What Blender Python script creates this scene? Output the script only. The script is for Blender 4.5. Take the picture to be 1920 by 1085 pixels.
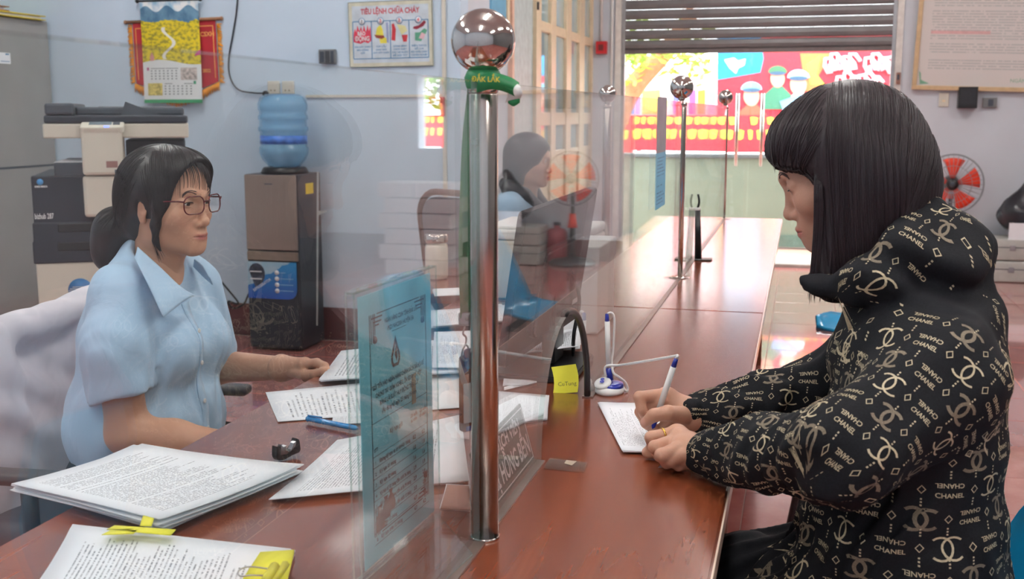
import bpy, bmesh, math, random
import numpy as np
from mathutils import Vector, Matrix
from mathutils.bvhtree import BVHTree
for o in list(bpy.data.objects): bpy.data.objects.remove(o)
SC = bpy.context.scene
COL = SC.collection
random.seed(4); np.random.seed(4)
R = math.radians

# ---------------------------------------------------------------- camera
FPX = 2050.0
CAMZ = 1.287
YAW = 0.25716
PIT = 0.15889
Fv = np.array([-math.sin(YAW)*math.cos(PIT), math.cos(YAW)*math.cos(PIT), -math.sin(PIT)])
Rv = np.array([math.cos(YAW), math.sin(YAW), 0.0])
Uv = np.cross(Rv, Fv)
Cv = np.array([0.0, 0.0, CAMZ])
cd = bpy.data.cameras.new('camera'); cam = bpy.data.objects.new('camera', cd); COL.objects.link(cam)
cd.sensor_width = 36.0; cd.lens = 36.0*FPX/1920.0; cd.clip_start = 0.02; cd.clip_end = 200
cam.matrix_world = Matrix(((Rv[0], Uv[0], -Fv[0], 0), (Rv[1], Uv[1], -Fv[1], 0), (Rv[2], Uv[2], -Fv[2], CAMZ), (0, 0, 0, 1)))
cd.dof.use_dof = True; cd.dof.focus_distance = 1.9; cd.dof.aperture_fstop = 9.0
SC.camera = cam
def ray(x, y): return Fv*FPX + Rv*(x-960) + Uv*(542.5-y)
def PZ(x, y, z): v = ray(x, y); return Cv + v*((z-CAMZ)/v[2])
def PY(x, y, Y): v = ray(x, y); return Cv + v*(Y/v[1])
def PX(x, y, X): v = ray(x, y); return Cv + v*(X/v[0])
def PD(x, y, d): v = ray(x, y); return Cv + v*(d/FPX)

# ---------------------------------------------------------------- sky, exposure
world = bpy.data.worlds.new('overcast_sky'); SC.world = world; world.use_nodes = True
wb = world.node_tree.nodes['Background']; wb.inputs[0].default_value = (0.93, 0.97, 1.0, 1); wb.inputs[1].default_value = 11.0
SC.view_settings.view_transform = 'Standard'; SC.view_settings.look = 'None'
SC.view_settings.exposure = 0.0; SC.view_settings.gamma = 1.0; SC.view_settings.use_curve_mapping = False
LAMP = 43.0      # emission of the ceiling tubes

# ---------------------------------------------------------------- node helpers
class NT:
    def __init__(s, name):
        s.mat = bpy.data.materials.new(name); s.mat.use_nodes = True
        s.t = s.mat.node_tree; s.b = s.t.nodes['Principled BSDF']; s.out = s.t.nodes['Material Output']
    def n(s, typ, **kw):
        nd = s.t.nodes.new(typ)
        for k, v in kw.items(): setattr(nd, k, v)
        return nd
    def l(s, a, b): s.t.links.new(a, b)
    def put(s, sock, v):
        if isinstance(v, (int, float)): sock.default_value = v
        elif isinstance(v, (tuple, list)): sock.default_value = tuple(v) + ((1,) if len(v) == 3 and sock.type == 'RGBA' else ())
        else: s.l(v, sock)
    def m(s, op, a, b=0.0, c=0.0, clamp=False):
        nd = s.n('ShaderNodeMath', operation=op); nd.use_clamp = clamp
        s.put(nd.inputs[0], a); s.put(nd.inputs[1], b); s.put(nd.inputs[2], c); return nd.outputs[0]
    def mix(s, f, a, b):
        nd = s.n('ShaderNodeMix', data_type='RGBA'); s.put(nd.inputs[0], f); s.put(nd.inputs[6], a); s.put(nd.inputs[7], b); return nd.outputs[2]
    def noise(s, scale, detail=3, vec=None, stretch=None, rough=.5, dist=0.0):
        if vec is None: vec = s.n('ShaderNodeTexCoord').outputs['Object']
        if stretch is not None:
            mp = s.n('ShaderNodeMapping'); mp.inputs['Scale'].default_value = stretch; s.l(vec, mp.inputs[0]); vec = mp.outputs[0]
        nd = s.n('ShaderNodeTexNoise'); nd.inputs['Scale'].default_value = scale; nd.inputs['Detail'].default_value = detail
        nd.inputs['Roughness'].default_value = rough; nd.inputs['Distortion'].default_value = dist
        s.l(vec, nd.inputs['Vector']); return nd.outputs['Fac']
    def ramp(s, f, lo, hi):
        nd = s.n('ShaderNodeMapRange'); s.put(nd.inputs[0], f); nd.inputs[1].default_value = lo; nd.inputs[2].default_value = hi; return nd.outputs[0]
    def bump(s, h, strength=.3, dist=.002):
        nd = s.n('ShaderNodeBump'); nd.inputs['Strength'].default_value = strength; nd.inputs['Distance'].default_value = dist
        s.l(h, nd.inputs['Height']); s.l(nd.outputs[0], s.b.inputs['Normal'])
    def set(s, **kw):
        names = dict(color='Base Color', rough='Roughness', metal='Metallic', spec='Specular IOR Level', coat='Coat Weight', coatr='Coat Roughness', sheen='Sheen Weight', sss='Subsurface Weight', alpha='Alpha', trans='Transmission Weight', ior='IOR')
        for k, v in kw.items(): s.put(s.b.inputs[names[k]], v)
        return s
def lin(r, g, b): return tuple(((c/255)/12.92 if c <= 10 else (((c/255)+.055)/1.055)**2.4) for c in (r, g, b))
MC = {}
def mat(name, rgb, rough=.5, metal=0.0, var=.12, scale=18, spec=.5, coat=0.0, bump=0.0, **kw):
    """plain surface with a little procedural mottling; rgb as display values 0-255"""
    if name in MC: return MC[name]
    t = NT(name); c = lin(*rgb)
    f = t.noise(scale, 4)
    t.set(color=t.mix(t.ramp(f, .3, .7), tuple(x*(1-var) for x in c), tuple(min(1, x*(1+var)) for x in c)), rough=rough, metal=metal, spec=spec, coat=coat, **kw)
    if bump: t.bump(f, bump, .002)
    MC[name] = t.mat; return t.mat
def glass(name, tint=(.93, .97, .96), haze=.05, hazec=(.8, .85, .88), ior=1.5, gloss=0.0):
    """clear sheet: see-through body, mirror-like by Fresnel, faint dusty film"""
    if name in MC: return MC[name]
    t = NT(name); t.t.nodes.remove(t.b)
    tr = t.n('ShaderNodeBsdfTransparent'); tr.inputs[0].default_value = tint + (1,)
    gl = t.n('ShaderNodeBsdfGlossy'); gl.inputs['Roughness'].default_value = gloss; gl.inputs[0].default_value = (1, 1, 1, 1)
    fr = t.n('ShaderNodeFresnel'); fr.inputs[0].default_value = ior
    geo = t.n('ShaderNodeNewGeometry'); iorn = t.m('ADD', t.m('MULTIPLY', geo.outputs['Backfacing'], 1/ior-ior), ior); t.l(iorn, fr.inputs[0])
    mx = t.n('ShaderNodeMixShader'); t.l(fr.outputs[0], mx.inputs[0]); t.l(tr.outputs[0], mx.inputs[1]); t.l(gl.outputs[0], mx.inputs[2])
    df = t.n('ShaderNodeBsdfDiffuse'); df.inputs[0].default_value = hazec + (1,)
    m2 = t.n('ShaderNodeMixShader'); t.l(mx.outputs[0], m2.inputs[1]); t.l(df.outputs[0], m2.inputs[2])
    nz = t.noise(3.0, 5, rough=.65); t.put(m2.inputs[0], t.m('MULTIPLY', t.ramp(nz, .3, .75), haze*2))
    t.l(m2.outputs[0], t.out.inputs[0]); MC[name] = t.mat; return t.mat
def vcol(name, rough=.5, sss=0.0, bumps=0.0, spec=.5, scale=300, sheen=0.0):
    """colour taken from the mesh's own colour layer (paint, skin, print)"""
    if name in MC: return MC[name]
    t = NT(name); a = t.n('ShaderNodeVertexColor', layer_name='Col')
    f = t.noise(scale, 3)
    t.set(color=t.mix(t.m('MULTIPLY', f, .16), a.outputs[0], (.0, .0, .0)), rough=rough, spec=spec, sheen=sheen)
    if sss:
        t.set(sss=sss); t.b.inputs['Subsurface Radius'].default_value = (.012, .005, .003); t.b.inputs['Subsurface Scale'].default_value = .6
    if bumps: t.bump(f, bumps, .001)
    MC[name] = t.mat; return t.mat

# ---------------------------------------------------------------- object helpers
WM = {}
def finish(o, parent, world):
    COL.objects.link(o)
    if parent is not None:
        o.parent = parent
        if world: o.matrix_parent_inverse = WM[parent.name].inverted(); WM[o.name] = Matrix.Identity(4)
        else: WM[o.name] = WM[parent.name].copy()
    else: WM[o.name] = Matrix.Identity(4)
    return o
def tag(o, label=None, cat=None, group=None, kind=None):
    if label: o['label'] = label
    if cat: o['category'] = cat
    if group: o['group'] = group
    if kind: o['kind'] = kind
    return o
def thing(name, label, cat, loc=(0, 0, 0), rz=0, group=None, kind=None):
    o = bpy.data.objects.new(name, None); o.empty_display_size = .05
    COL.objects.link(o); o.location = loc; o.rotation_euler = (0, 0, rz)
    WM[o.name] = Matrix.Translation(loc) @ Matrix.Rotation(rz, 4, 'Z')
    return tag(o, label, cat, group, kind)
def copy_tree(root, loc, rz=None, label=None, group=None):
    def rec(o, par):
        c = o.copy(); COL.objects.link(c)
        if par is not None: c.parent = par; c.matrix_parent_inverse = o.matrix_parent_inverse.copy()
        for ch in o.children: rec(ch, c)
        return c
    r = rec(root, None); r.location = loc
    if rz is not None: r.rotation_euler[2] = rz
    WM[r.name] = Matrix.Translation(loc) @ Matrix.Rotation(r.rotation_euler[2], 4, 'Z')
    if label: r['label'] = label
    if group: r['group'] = group
    return r
class MB:
    """collects shapes into one mesh"""
    def __init__(s): s.v = []; s.f = []; s.sm = []; s.uv = None
    def add(s, vs, fs, smooth=False, M=None):
        n = len(s.v)
        if M is not None: vs = [M @ Vector(v) for v in vs]
        s.v += [tuple(v) for v in vs]; s.f += [tuple(i+n for i in f) for f in fs]; s.sm += [smooth]*len(fs); return s
    def bm(s, b, smooth=False, M=None):
        b.verts.index_update(); vs = [v.co.copy() for v in b.verts]; fs = [[v.index for v in f.verts] for f in b.faces]; b.free(); return s.add(vs, fs, smooth, M)
    def box(s, lo, hi, r=0.0, seg=2, M=None):
        b = bmesh.new(); bmesh.ops.create_cube(b, size=1)
        lo, hi = Vector(lo), Vector(hi)
        for v in b.verts: v.co = Vector([(lo[i]+hi[i])/2 + v.co[i]*abs(hi[i]-lo[i]) for i in range(3)])
        if r: bmesh.ops.bevel(b, geom=list(b.edges), offset=r, segments=seg, affect='EDGES', profile=.5)
        return s.bm(b, bool(r) and seg > 2, M)
    def prism(s, pts, d, M=None, r=0.0):
        """polygon in XY, extruded 0..d along Z"""
        b = bmesh.new(); f = b.faces.new([b.verts.new((p[0], p[1], 0)) for p in pts]); b.normal_update()
        if f.normal.z > 0: f.normal_flip()
        e = bmesh.ops.extrude_face_region(b, geom=[f]); bmesh.ops.translate(b, verts=[v for v in e['geom'] if isinstance(v, bmesh.types.BMVert)], vec=(0, 0, d))
        bmesh.ops.recalc_face_normals(b, faces=b.faces)
        if r: bmesh.ops.bevel(b, geom=[e for e in b.edges], offset=r, segments=2, affect='EDGES')
        return s.bm(b, False, M)
    def lathe(s, prof, n=24, M=None, smooth=True):
        """profile [(radius, z)] about Z"""
        vs = []; fs = []
        for r, z in prof:
            for i in range(n): a = 2*math.pi*i/n; vs.append((r*math.cos(a), r*math.sin(a), z))
        for k in range(len(prof)-1):
            for i in range(n): j = (i+1) % n; fs.append((k*n+i, k*n+j, (k+1)*n+j, (k+1)*n+i))
        if prof[0][0] > 1e-5: fs.append(tuple(reversed(range(n))))
        if prof[-1][0] > 1e-5: fs.append(tuple((len(prof)-1)*n+i for i in range(n)))
        return s.add(vs, fs, smooth, M)
    def tube(s, pts, r, n=8, M=None, closed=False):
        pts = [Vector(p) for p in pts]; rs = r if isinstance(r, (list, tuple)) else [r]*len(pts)
        vs = []; fs = []; up = Vector((0, 0, 1)); prev = None; L = len(pts)
        for i, p in enumerate(pts):
            a = pts[(i-1) % L] if closed or i > 0 else p; c = pts[(i+1) % L] if closed or i < L-1 else p
            t = (c-a).normalized() if (c-a).length > 1e-9 else Vector((0, 0, 1))
            if prev is None:
                u = t.cross(up)
                if u.length < .05: u = t.cross(Vector((1, 0, 0)))
            else: u = prev - t*prev.dot(t)
            u.normalize(); prev = u; w = t.cross(u)
            for k in range(n): q = 2*math.pi*k/n; vs.append(p + (u*math.cos(q)+w*math.sin(q))*rs[i])
        for i in range(L if closed else L-1):
            j = (i+1) % L
            for k in range(n): m = (k+1) % n; fs.append((i*n+k, i*n+m, j*n+m, j*n+k))
        if not closed: fs.append(tuple(reversed(range(n)))); fs.append(tuple((L-1)*n+k for k in range(n)))
        return s.add(vs, fs, True, M)
    def cyl(s, a, b, r, n=20, r2=None):
        return s.tube([a, b], [r, r if r2 is None else r2], n)
    def ball(s, c, r, n=20, sc=(1, 1, 1)):
        b = bmesh.new(); bmesh.ops.create_uvsphere(b, u_segments=n, v_segments=max(6, n*2//3), radius=1)
        for v in b.verts: v.co = Vector((c[0]+v.co.x*r*sc[0], c[1]+v.co.y*r*sc[1], c[2]+v.co.z*r*sc[2]))
        return s.bm(b, True)
    def quad(s, a, b, c, d): return s.add([a, b, c, d], [(0, 1, 2, 3)])
    def grid(s, fn, nu, nv, smooth=True):
        vs = [fn(i/(nu-1), j/(nv-1)) for j in range(nv) for i in range(nu)]
        fs = [(j*nu+i, j*nu+i+1, (j+1)*nu+i+1, (j+1)*nu+i) for j in range(nv-1) for i in range(nu-1)]
        s.add(vs, fs, smooth); s.uv = [(i/(nu-1), j/(nv-1)) for j in range(nv) for i in range(nu)]; return s
    def mesh(s, name, m=None):
        me = bpy.data.meshes.new(name); me.from_pydata(s.v, [], s.f); me.validate(clean_customdata=False)
        if len(me.polygons) == len(s.sm): me.polygons.foreach_set('use_smooth', s.sm)
        if s.uv and len(s.uv) == len(me.vertices):
            u = me.uv_layers.new(name='UVMap'); li = np.zeros(len(me.loops), np.int32); me.loops.foreach_get('vertex_index', li)
            u.data.foreach_set('uv', np.array(s.uv, np.float32)[li].ravel())
        if m: me.materials.append(m)
        me.update(); return me
    def build(s, name, m, parent=None, world=True, **kw):
        o = bpy.data.objects.new(name, s.mesh(name, m)); finish(o, parent, world); return tag(o, **kw) if kw else o
def part(name, m, parent, mb, **kw): return mb.build(name, m, parent, True, **kw)
def struct(name, m, mb, label=None): 
    o = mb.build(name, m); tag(o, label, None, None, 'structure'); return o
def frame(o, x, y):
    """matrix with local X, Y along x, y at o"""
    x = Vector(x).normalized(); z = x.cross(Vector(y)).normalized(); y = z.cross(x)
    return Matrix(((x[0], y[0], z[0], o[0]), (x[1], y[1], z[1], o[1]), (x[2], y[2], z[2], o[2]), (0, 0, 0, 1)))
def text_vf(s, size, align='CENTER', bold=0.0, spacing=1.0):
    c = bpy.data.curves.new('t', 'FONT'); c.body = s; c.size = size; c.align_x = align; c.align_y = 'CENTER'; c.offset = bold; c.resolution_u = 2; c.space_character = spacing; c.fill_mode = 'FRONT'
    o = bpy.data.objects.new('t', c); me = bpy.data.meshes.new_from_object(o)
    vs = [v.co.copy() for v in me.vertices]; fs = [tuple(p.vertices) for p in me.polygons]
    bpy.data.objects.remove(o); bpy.data.meshes.remove(me); bpy.data.curves.remove(c); return vs, fs
def text(s, size, M, align='CENTER', bold=0.0, mb=None, fitw=None, lift=0.0006):
    vs, fs = text_vf(s, size, align, bold)
    if fitw and vs:
        w = max(v.x for v in vs)-min(v.x for v in vs)
        for v in vs: v.x *= fitw/w
    for v in vs: v.z += lift
    mb = mb or MB(); mb.add(vs, fs, False, M); return mb
def curve_pts(ctrl, n=24):
    """Catmull-Rom through control points"""
    c = [Vector(p) for p in ctrl]; c = [c[0]*2-c[1]] + c + [c[-1]*2-c[-2]]; out = []
    segs = len(c)-3
    for k in range(n):
        t = k/(n-1)*segs; i = min(int(t), segs-1); t -= i; p0, p1, p2, p3 = c[i:i+4]
        out.append(.5*((2*p1)+(p2-p0)*t+(2*p0-5*p1+4*p2-p3)*t*t+(3*p1-p0-3*p2+p3)*t**3))
    return out
def rrect(w, h, r, n=5, cx=0, cy=0):
    P = []
    for sx, sy, a0 in ((1, 1, 0), (-1, 1, 90), (-1, -1, 180), (1, -1, 270)):
        for k in range(n): a = R(a0+90*k/(n-1)); P.append((cx+sx*(w/2-r)+r*math.cos(a), cy+sy*(h/2-r)+r*math.sin(a)))
    return P
def printed(name, paper=(238, 241, 246), ink=(70, 75, 90), rows=34, x0=.1, x1=.9, y0=.08, y1=.92, seed=0, dens=.46, words=28):
    """sheet with rows of small print, over the UV of the sheet"""
    if name in MC: return MC[name]
    t = NT(name); uv = t.n('ShaderNodeTexCoord').outputs['UV']; sp = t.n('ShaderNodeSeparateXYZ'); t.l(uv, sp.inputs[0]); u, v = sp.outputs[0], sp.outputs[1]
    row = t.m('MULTIPLY', v, rows); rid = t.m('FLOOR', row); fr = t.m('FRACT', row)
    line = t.m('MULTIPLY', t.m('GREATER_THAN', fr, .3), t.m('LESS_THAN', fr, .68))
    wn = t.n('ShaderNodeTexNoise', noise_dimensions='2D'); cb = t.n('ShaderNodeCombineXYZ'); t.l(t.m('MULTIPLY', u, words), cb.inputs[0]); t.l(t.m('MULTIPLY', t.m('ADD', rid, seed), 7.31), cb.inputs[1]); t.l(cb.outputs[0], wn.inputs[0]); wn.inputs['Scale'].default_value = 1.7; wn.inputs['Detail'].default_value = 2
    w1 = t.n('ShaderNodeTexWhiteNoise', noise_dimensions='1D'); t.l(t.m('ADD', rid, seed*3.7), w1.inputs['W'])
    end = t.m('ADD', x0+.25, t.m('MULTIPLY', t.m('POWER', w1.outputs[0], .35), x1-x0-.25))
    sk = t.m('GREATER_THAN', w1.outputs[0], .13)
    msk = t.m('MULTIPLY', t.m('MULTIPLY', t.m('GREATER_THAN', u, x0), t.m('LESS_THAN', u, end)), t.m('MULTIPLY', t.m('GREATER_THAN', v, y0), t.m('LESS_THAN', v, y1)))
    msk = t.m('MULTIPLY', t.m('MULTIPLY', msk, line), t.m('MULTIPLY', sk, t.m('GREATER_THAN', wn.outputs['Fac'], dens)))
    t.set(color=t.mix(t.m('MULTIPLY', msk, .75), lin(*paper), lin(*ink)), rough=.6); MC[name] = t.mat; return t.mat

# ---------------------------------------------------------------- materials
def wood(name, c1, c2, rough=.16, coat=.6, along='y', scale=5):
    t = NT(name); st = {'y': (1, .06, 1), 'x': (.10, 1, 1), 'z': (1, 1, .1)}[along]
    f = t.noise(scale*1.6, 4, stretch=st, rough=.62, dist=1.2); g = t.noise(scale*26, 3, stretch=st, rough=.7)
    base = t.mix(t.ramp(f, .3, .72), lin(*c1), lin(*c2)); base = t.mix(t.m('MULTIPLY', t.ramp(g, .35, .8),  .16), base, lin(*[x*.70 for x in c1]))
    t.set(color=base, rough=t.m('ADD', rough, t.m('MULTIPLY', t.noise(30, 2), .08)), coat=coat, coatr=.15); return t.mat
M_wood = wood('mahogany_varnish', (100, 43, 24), (142, 72, 42), rough=.2, coat=.6)
M_wood2 = wood('mahogany_edge', (112, 52, 34), (150, 84, 58), rough=.3, coat=.2)
M_wall = mat('wall_paint', (200, 219, 235), .75, var=.05, scale=2.2)
M_wallw = mat('wall_paint_white', (206, 213, 221), .75, var=.05, scale=2.2)
M_ceil = mat('ceiling_paint', (232, 234, 234), .8, var=.03, scale=2)
M_base = mat('baseboard_tile', (92, 44, 44), .35, var=.15, scale=9)
M_cream = mat('cream_enamel', (226, 208, 176), .4, var=.06)
M_steel = mat('polished_steel', (205, 198, 192), .07, 1.0, var=.03)
M_tubes = mat('satin_steel', (206, 198, 190), .2, 1.0, var=.03)
M_brush = mat('worn_steel', (170, 170, 172), .3, 1.0, var=.1)
M_black = mat('black_plastic', (24, 25, 28), .35, var=.2)
M_black2 = mat('matte_black_plastic', (34, 36, 42), .5, var=.2, scale=40)
M_dgrey = mat('dark_grey_plastic', (62, 70, 80), .45, var=.12)
M_grey = mat('grey_paint', (150, 150, 148), .45, var=.06, scale=5)
M_ivory = mat('ivory_plastic', (208, 205, 192), .42, var=.05)
M_white = mat('white_plastic', (232, 232, 230), .4, var=.04)
M_paper = mat('paper_white', (240, 243, 247), .65, var=.03, scale=6)
M_red = mat('red_plastic', (196, 40, 48), .4, var=.1)
M_orange = mat('orange_red_plastic', (224, 62, 34), .35, var=.08)
M_blue = mat('blue_chair_plastic', (22, 142, 190), .22, var=.06, coat=.3)
M_navy = mat('navy_plastic', (30, 45, 150), .3, var=.08)
M_yellow = mat('yellow_paper', (232, 226, 60), .6, var=.05)
M_yelloww = mat('yellow_sticker', (240, 205, 30), .6, var=.05)
M_green = mat('green_ribbon', (18, 118, 66), .45, var=.12, scale=60)
M_goldp = mat('gold_print', (222, 200, 60), .5, var=.1)
M_inkred = mat('red_ink', (190, 60, 76), .6, var=.1)
M_inkblue = mat('blue_ink', (70, 130, 175), .6, var=.1)
M_inkdark = mat('dark_ink', (38, 44, 58), .6, var=.1)
M_inkwhite = mat('white_ink', (232, 234, 236), .6, var=.05)
M_gold = mat('gold_metal', (214, 170, 90), .22, 1.0, var=.05)
M_pane = glass('partition_glass', (.975, .992, .985), .018, (.74, .79, .82))
M_acryl = glass('acrylic_sheet', (.985, .995, .995), .01, ior=1.3)
M_edgeg = glass('glass_edge', (.62, .78, .74), .3, (.55, .66, .64))
# ================================================================ the room
WB, WF, XS, ZC = 5.75, 9.5, -1.80, 3.4
floor = None
t = NT('floor_red_tile'); tc = t.n('ShaderNodeTexCoord').outputs['Object']
f1 = t.noise(7, 4); f2 = t.noise(60, 3); oi = t.n('ShaderNodeObjectInfo').outputs['Random']
tc_ = t.mix(t.ramp(f1, .3, .7), lin(176, 108, 102), lin(196, 130, 122)); tc_ = t.mix(t.m('MULTIPLY', t.ramp(f2, .55, .8), .3), tc_, lin(205, 150, 140)); tc_ = t.mix(t.m('MULTIPLY', oi, .18), tc_, lin(140, 80, 76))
t.set(color=tc_, rough=.14, coat=1.0, coatr=.04); M_tile = t.mat
M_grout = mat('tile_grout', (172, 140, 132), .8, var=.1)
floor = struct('floor', M_grout, MB().box((-5.2, -2.6, -.12), (4.6, 9.7, -.004)), 'red glazed tile floor of the office')
tile_me = MB().box((-.1985, -.1985, -.006), (.1985, .1985, 0), .0012, 1).mesh('floor_tile', M_tile)
def tiles(x0, x1, y0, y1):
    for i in range(int(round((x1-x0)/.4))):
        for j in range(int(round((y1-y0)/.4))):
            o = bpy.data.objects.new('floor_tile', tile_me); COL.objects.link(o); o.parent = floor; o.location = (x0+.2+.4*i, y0+.2+.4*j, 0)
tiles(-.94, 2.26, .9, 9.3); tiles(-4.14, -.94, 2.5, 5.7)
far_t = NT('floor_far_tile'); 
b_ = far_t.n('ShaderNodeTexBrick'); b_.offset = 0; far_t.l(far_t.n('ShaderNodeTexCoord').outputs['Object'], b_.inputs[0]); b_.inputs['Scale'].default_value = 1; b_.inputs['Brick Width'].default_value = .4; b_.inputs['Row Height'].default_value = .4; b_.inputs['Mortar Size'].default_value = .0015
b_.inputs[1].default_value = lin(160, 95, 88)+(1,); b_.inputs[2].default_value = lin(175, 108, 100)+(1,); b_.inputs[3].default_value = lin(172, 140, 132)+(1,); far_t.set(color=b_.outputs[0], rough=.2)
rest = MB()
for x0, x1, y0, y1 in ((-5.2, -4.14, -2.6, 5.75), (-4.14, 4.6, -2.6, .9), (-4.14, -.94, .9, 2.5), (2.26, 4.6, .9, 9.5), (-1.8, -.94, 5.7, 9.5), (-.94, 2.26, 9.3, 9.7)): rest.box((x0, y0, -.006), (x1, y1, 0))
tag(rest.build('floor_tile_field', far_t.mat, floor), kind='stuff')
struct('ceiling', M_ceil, MB().box((-5.2, -2.6, ZC), (4.6, 9.7, ZC+.1)), 'plain white office ceiling')
struct('wall_back', M_wall, MB().box((-5.2, WB, 0), (XS, WB+.15, ZC)), 'pale blue wall behind the copier and the water dispenser')
struct('wall_left', M_wall, MB().box((-5.35, -2.6, 0), (-5.2, WB+.15, ZC)), 'pale blue wall on the staff side')
struct('wall_near', M_wall, MB().box((-5.35, -2.75, 0), (4.75, -2.6, ZC)), 'wall behind the photographer')
struct('wall_right', mat('wall_dimming_grey', (112, 116, 120), .7, var=.06, scale=2), MB().box((4.6, -2.6, 0), (4.75, 9.7, ZC)), 'unseen customer side wall, darkened to grey to weaken its reflection')  # wall out of view, colour darkened so the glass mirrors it less
# side wall with the cream window doors: built of pieces around the glazing
Y_a, Y_b = PX(1003, 100, XS)[1], PX(1108, 100, XS)[1]
zt = 2.35; zb = .60
sw = MB().box((XS-.15, WB+.15, 0), (XS, Y_a-.02, ZC)).box((XS-.15, Y_b+.02, 0), (XS, 9.7, ZC)).box((XS-.15, Y_a-.02, zt), (XS, Y_b+.02, ZC)).box((XS-.15, Y_a-.02, 0), (XS, Y_b+.02, zb))
struct('wall_side', M_wallw, sw, 'white wall with cream framed windows running towards the entrance')
# far wall with the entrance opening and a slit window
OX0, OX1, OZ = -1.53, .70, 2.75
fw = MB().box((XS, WF, 0), (OX0, WF+.2, ZC)).box((OX0, WF, OZ), (OX1, WF+.2, ZC)).box((OX1, WF, 0), (2.40, WF+.2, ZC)).box((2.40, WF, 0), (2.64, WF+.2, .98)).box((2.40, WF, 1.62), (2.64, WF+.2, ZC)).box((2.64, WF, 0), (4.6, WF+.2, ZC))
struct('wall_far', M_wallw, fw, 'white wall around the entrance with the roller shutter')
struct('baseboard_back', M_base, MB().box((-5.2, WB-.014, 0), (XS, WB, .187), .003, 1), 'dark red tile skirting along the pale blue wall')
struct('baseboard_far', M_base, MB().box((OX1+.02, WF-.014, 0), (4.6, WF, .187), .003, 1), 'dark red tile skirting along the entrance wall')
struct('trim_1', mat('opening_trim', (222, 220, 214), .5), MB().box((OX0-.05, WF-.02, 0), (OX0, WF+.22, OZ)).box((OX1, WF-.02, 0), (OX1+.05, WF+.22, OZ)), 'pale trim at both sides of the entrance')
# cream window doors on the side wall
win = thing('window_1', 'cream framed glazed doors in the side wall by the entrance', None, (XS, (Y_a+Y_b)/2, 0), kind='structure')
M_bpane = NT('frosted_blue_pane'); M_bpane.set(color=M_bpane.mix(M_bpane.noise(3, 2), lin(150, 186, 196), lin(176, 206, 212)), rough=.06, coat=1.0, coatr=.03); M_bpane = M_bpane.mat
vx = [PX(a, 100, XS)[1] for a in (1003, 1009, 1028, 1037, 1057, 1066, 1082, 1091, 1105, 1109)]
rails = [(zt-.06, zt), (1.86, 1.93), (1.205, 1.30), (zb, zb+.06), (.98, 1.02)]
def yb(i): return vx[i]
for a, b in ((0, 1), (2, 3), (4, 5), (6, 7), (8, 9)):
    part('stile', M_cream, win, MB().box((XS-.03, vx[a], zb), (XS+.025, vx[b], zt), .004, 1))
for z0, z1 in rails:
    part('rail', M_cream, win, MB().box((XS-.025, vx[0], z0), (XS+.018, vx[9], z1), .004, 1))
for a, b in ((1, 2), (3, 4), (5, 6), (7, 8)):
    for z0, z1 in ((1.93, zt-.06), (1.30, 1.86), (1.02, 1.205)):
        part('pane', M_bpane, win, MB().box((XS-.012, vx[a], z0), (XS-.002, vx[b], z1)))
    part('panel', M_cream, win, MB().box((XS-.014, vx[a], zb+.06), (XS+.004, vx[b], .98), .003, 1))
# folded shutter leaf nearer the corner
leaf = thing('window_2', 'pale grey folded window leaf with orange edges beside the cream glazed doors', None, (XS, 6.7, 0), kind='structure')
ya, yb_ = PX(952, 100, XS)[1], PX(995, 100, XS)[1]
part('leaf_panel', mat('pale_teal_paint', (186, 200, 200), .5), leaf, MB().box((XS, ya+.05, .9), (XS+.02, yb_-.02, 2.6)))
part('edge_strip', mat('salmon_strip', (228, 190, 168), .5), leaf, MB().box((XS, ya, .9), (XS+.03, ya+.05, 2.6)))
part('edge_strip', M_cream, leaf, MB().box((XS, yb_-.02, .6), (XS+.045, yb_+.06, 2.6)))
part('hinge', M_black, leaf, MB().box((XS+.045, yb_-.01, 1.98), (XS+.055, yb_+.02, 2.03)))
tl = thing('window_3', 'small sky blue window pane high in the corner', None, (XS, 6.3, 1.8), kind='structure')
yc, yd = PX(918, 20, XS)[1], PX(948, 20, XS)[1]
part('pane', mat('sky_blue_pane', (120, 186, 222), .12, var=.05), tl, MB().box((XS, yc, 1.83), (XS+.012, yd-.03, 2.4)))
part('frame', M_cream, tl, MB().box((XS, yd-.03, 1.80), (XS+.02, yd+.03, 2.4)).box((XS, yc, 1.80), (XS+.02, yd, 1.83)))
# glass entrance doors with bar handles
dr = thing('door_1', 'frameless glass entrance doors with long steel bar handles', None, (-.4, WF+.1, 0), kind='structure')
M_doorg = glass('door_glass', (.97, .985, .98), .012)
hx = [PY(1381, 240, WF)[0], PY(1428, 240, WF)[0]]; hm = sum(hx)/2
for x0, x1 in ((OX0+.01, hm-.005), (hm+.005, OX1-.01)): part('glass_leaf', M_doorg, dr, MB().box((x0, WF+.09, .01), (x1, WF+.10, 2.3)))
for x in hx:
    part('bar_handle', M_steel, dr, MB().tube([(x, WF+.06, PY(1400, 175, WF)[2]), (x, WF+.06, PY(1400, 312, WF)[2])], .014, 12).cyl((x, WF+.06, 1.4), (x, WF+.09, 1.4), .008, 8).cyl((x, WF+.06, 1.0), (x, WF+.09, 1.0), .008, 8))
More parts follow.
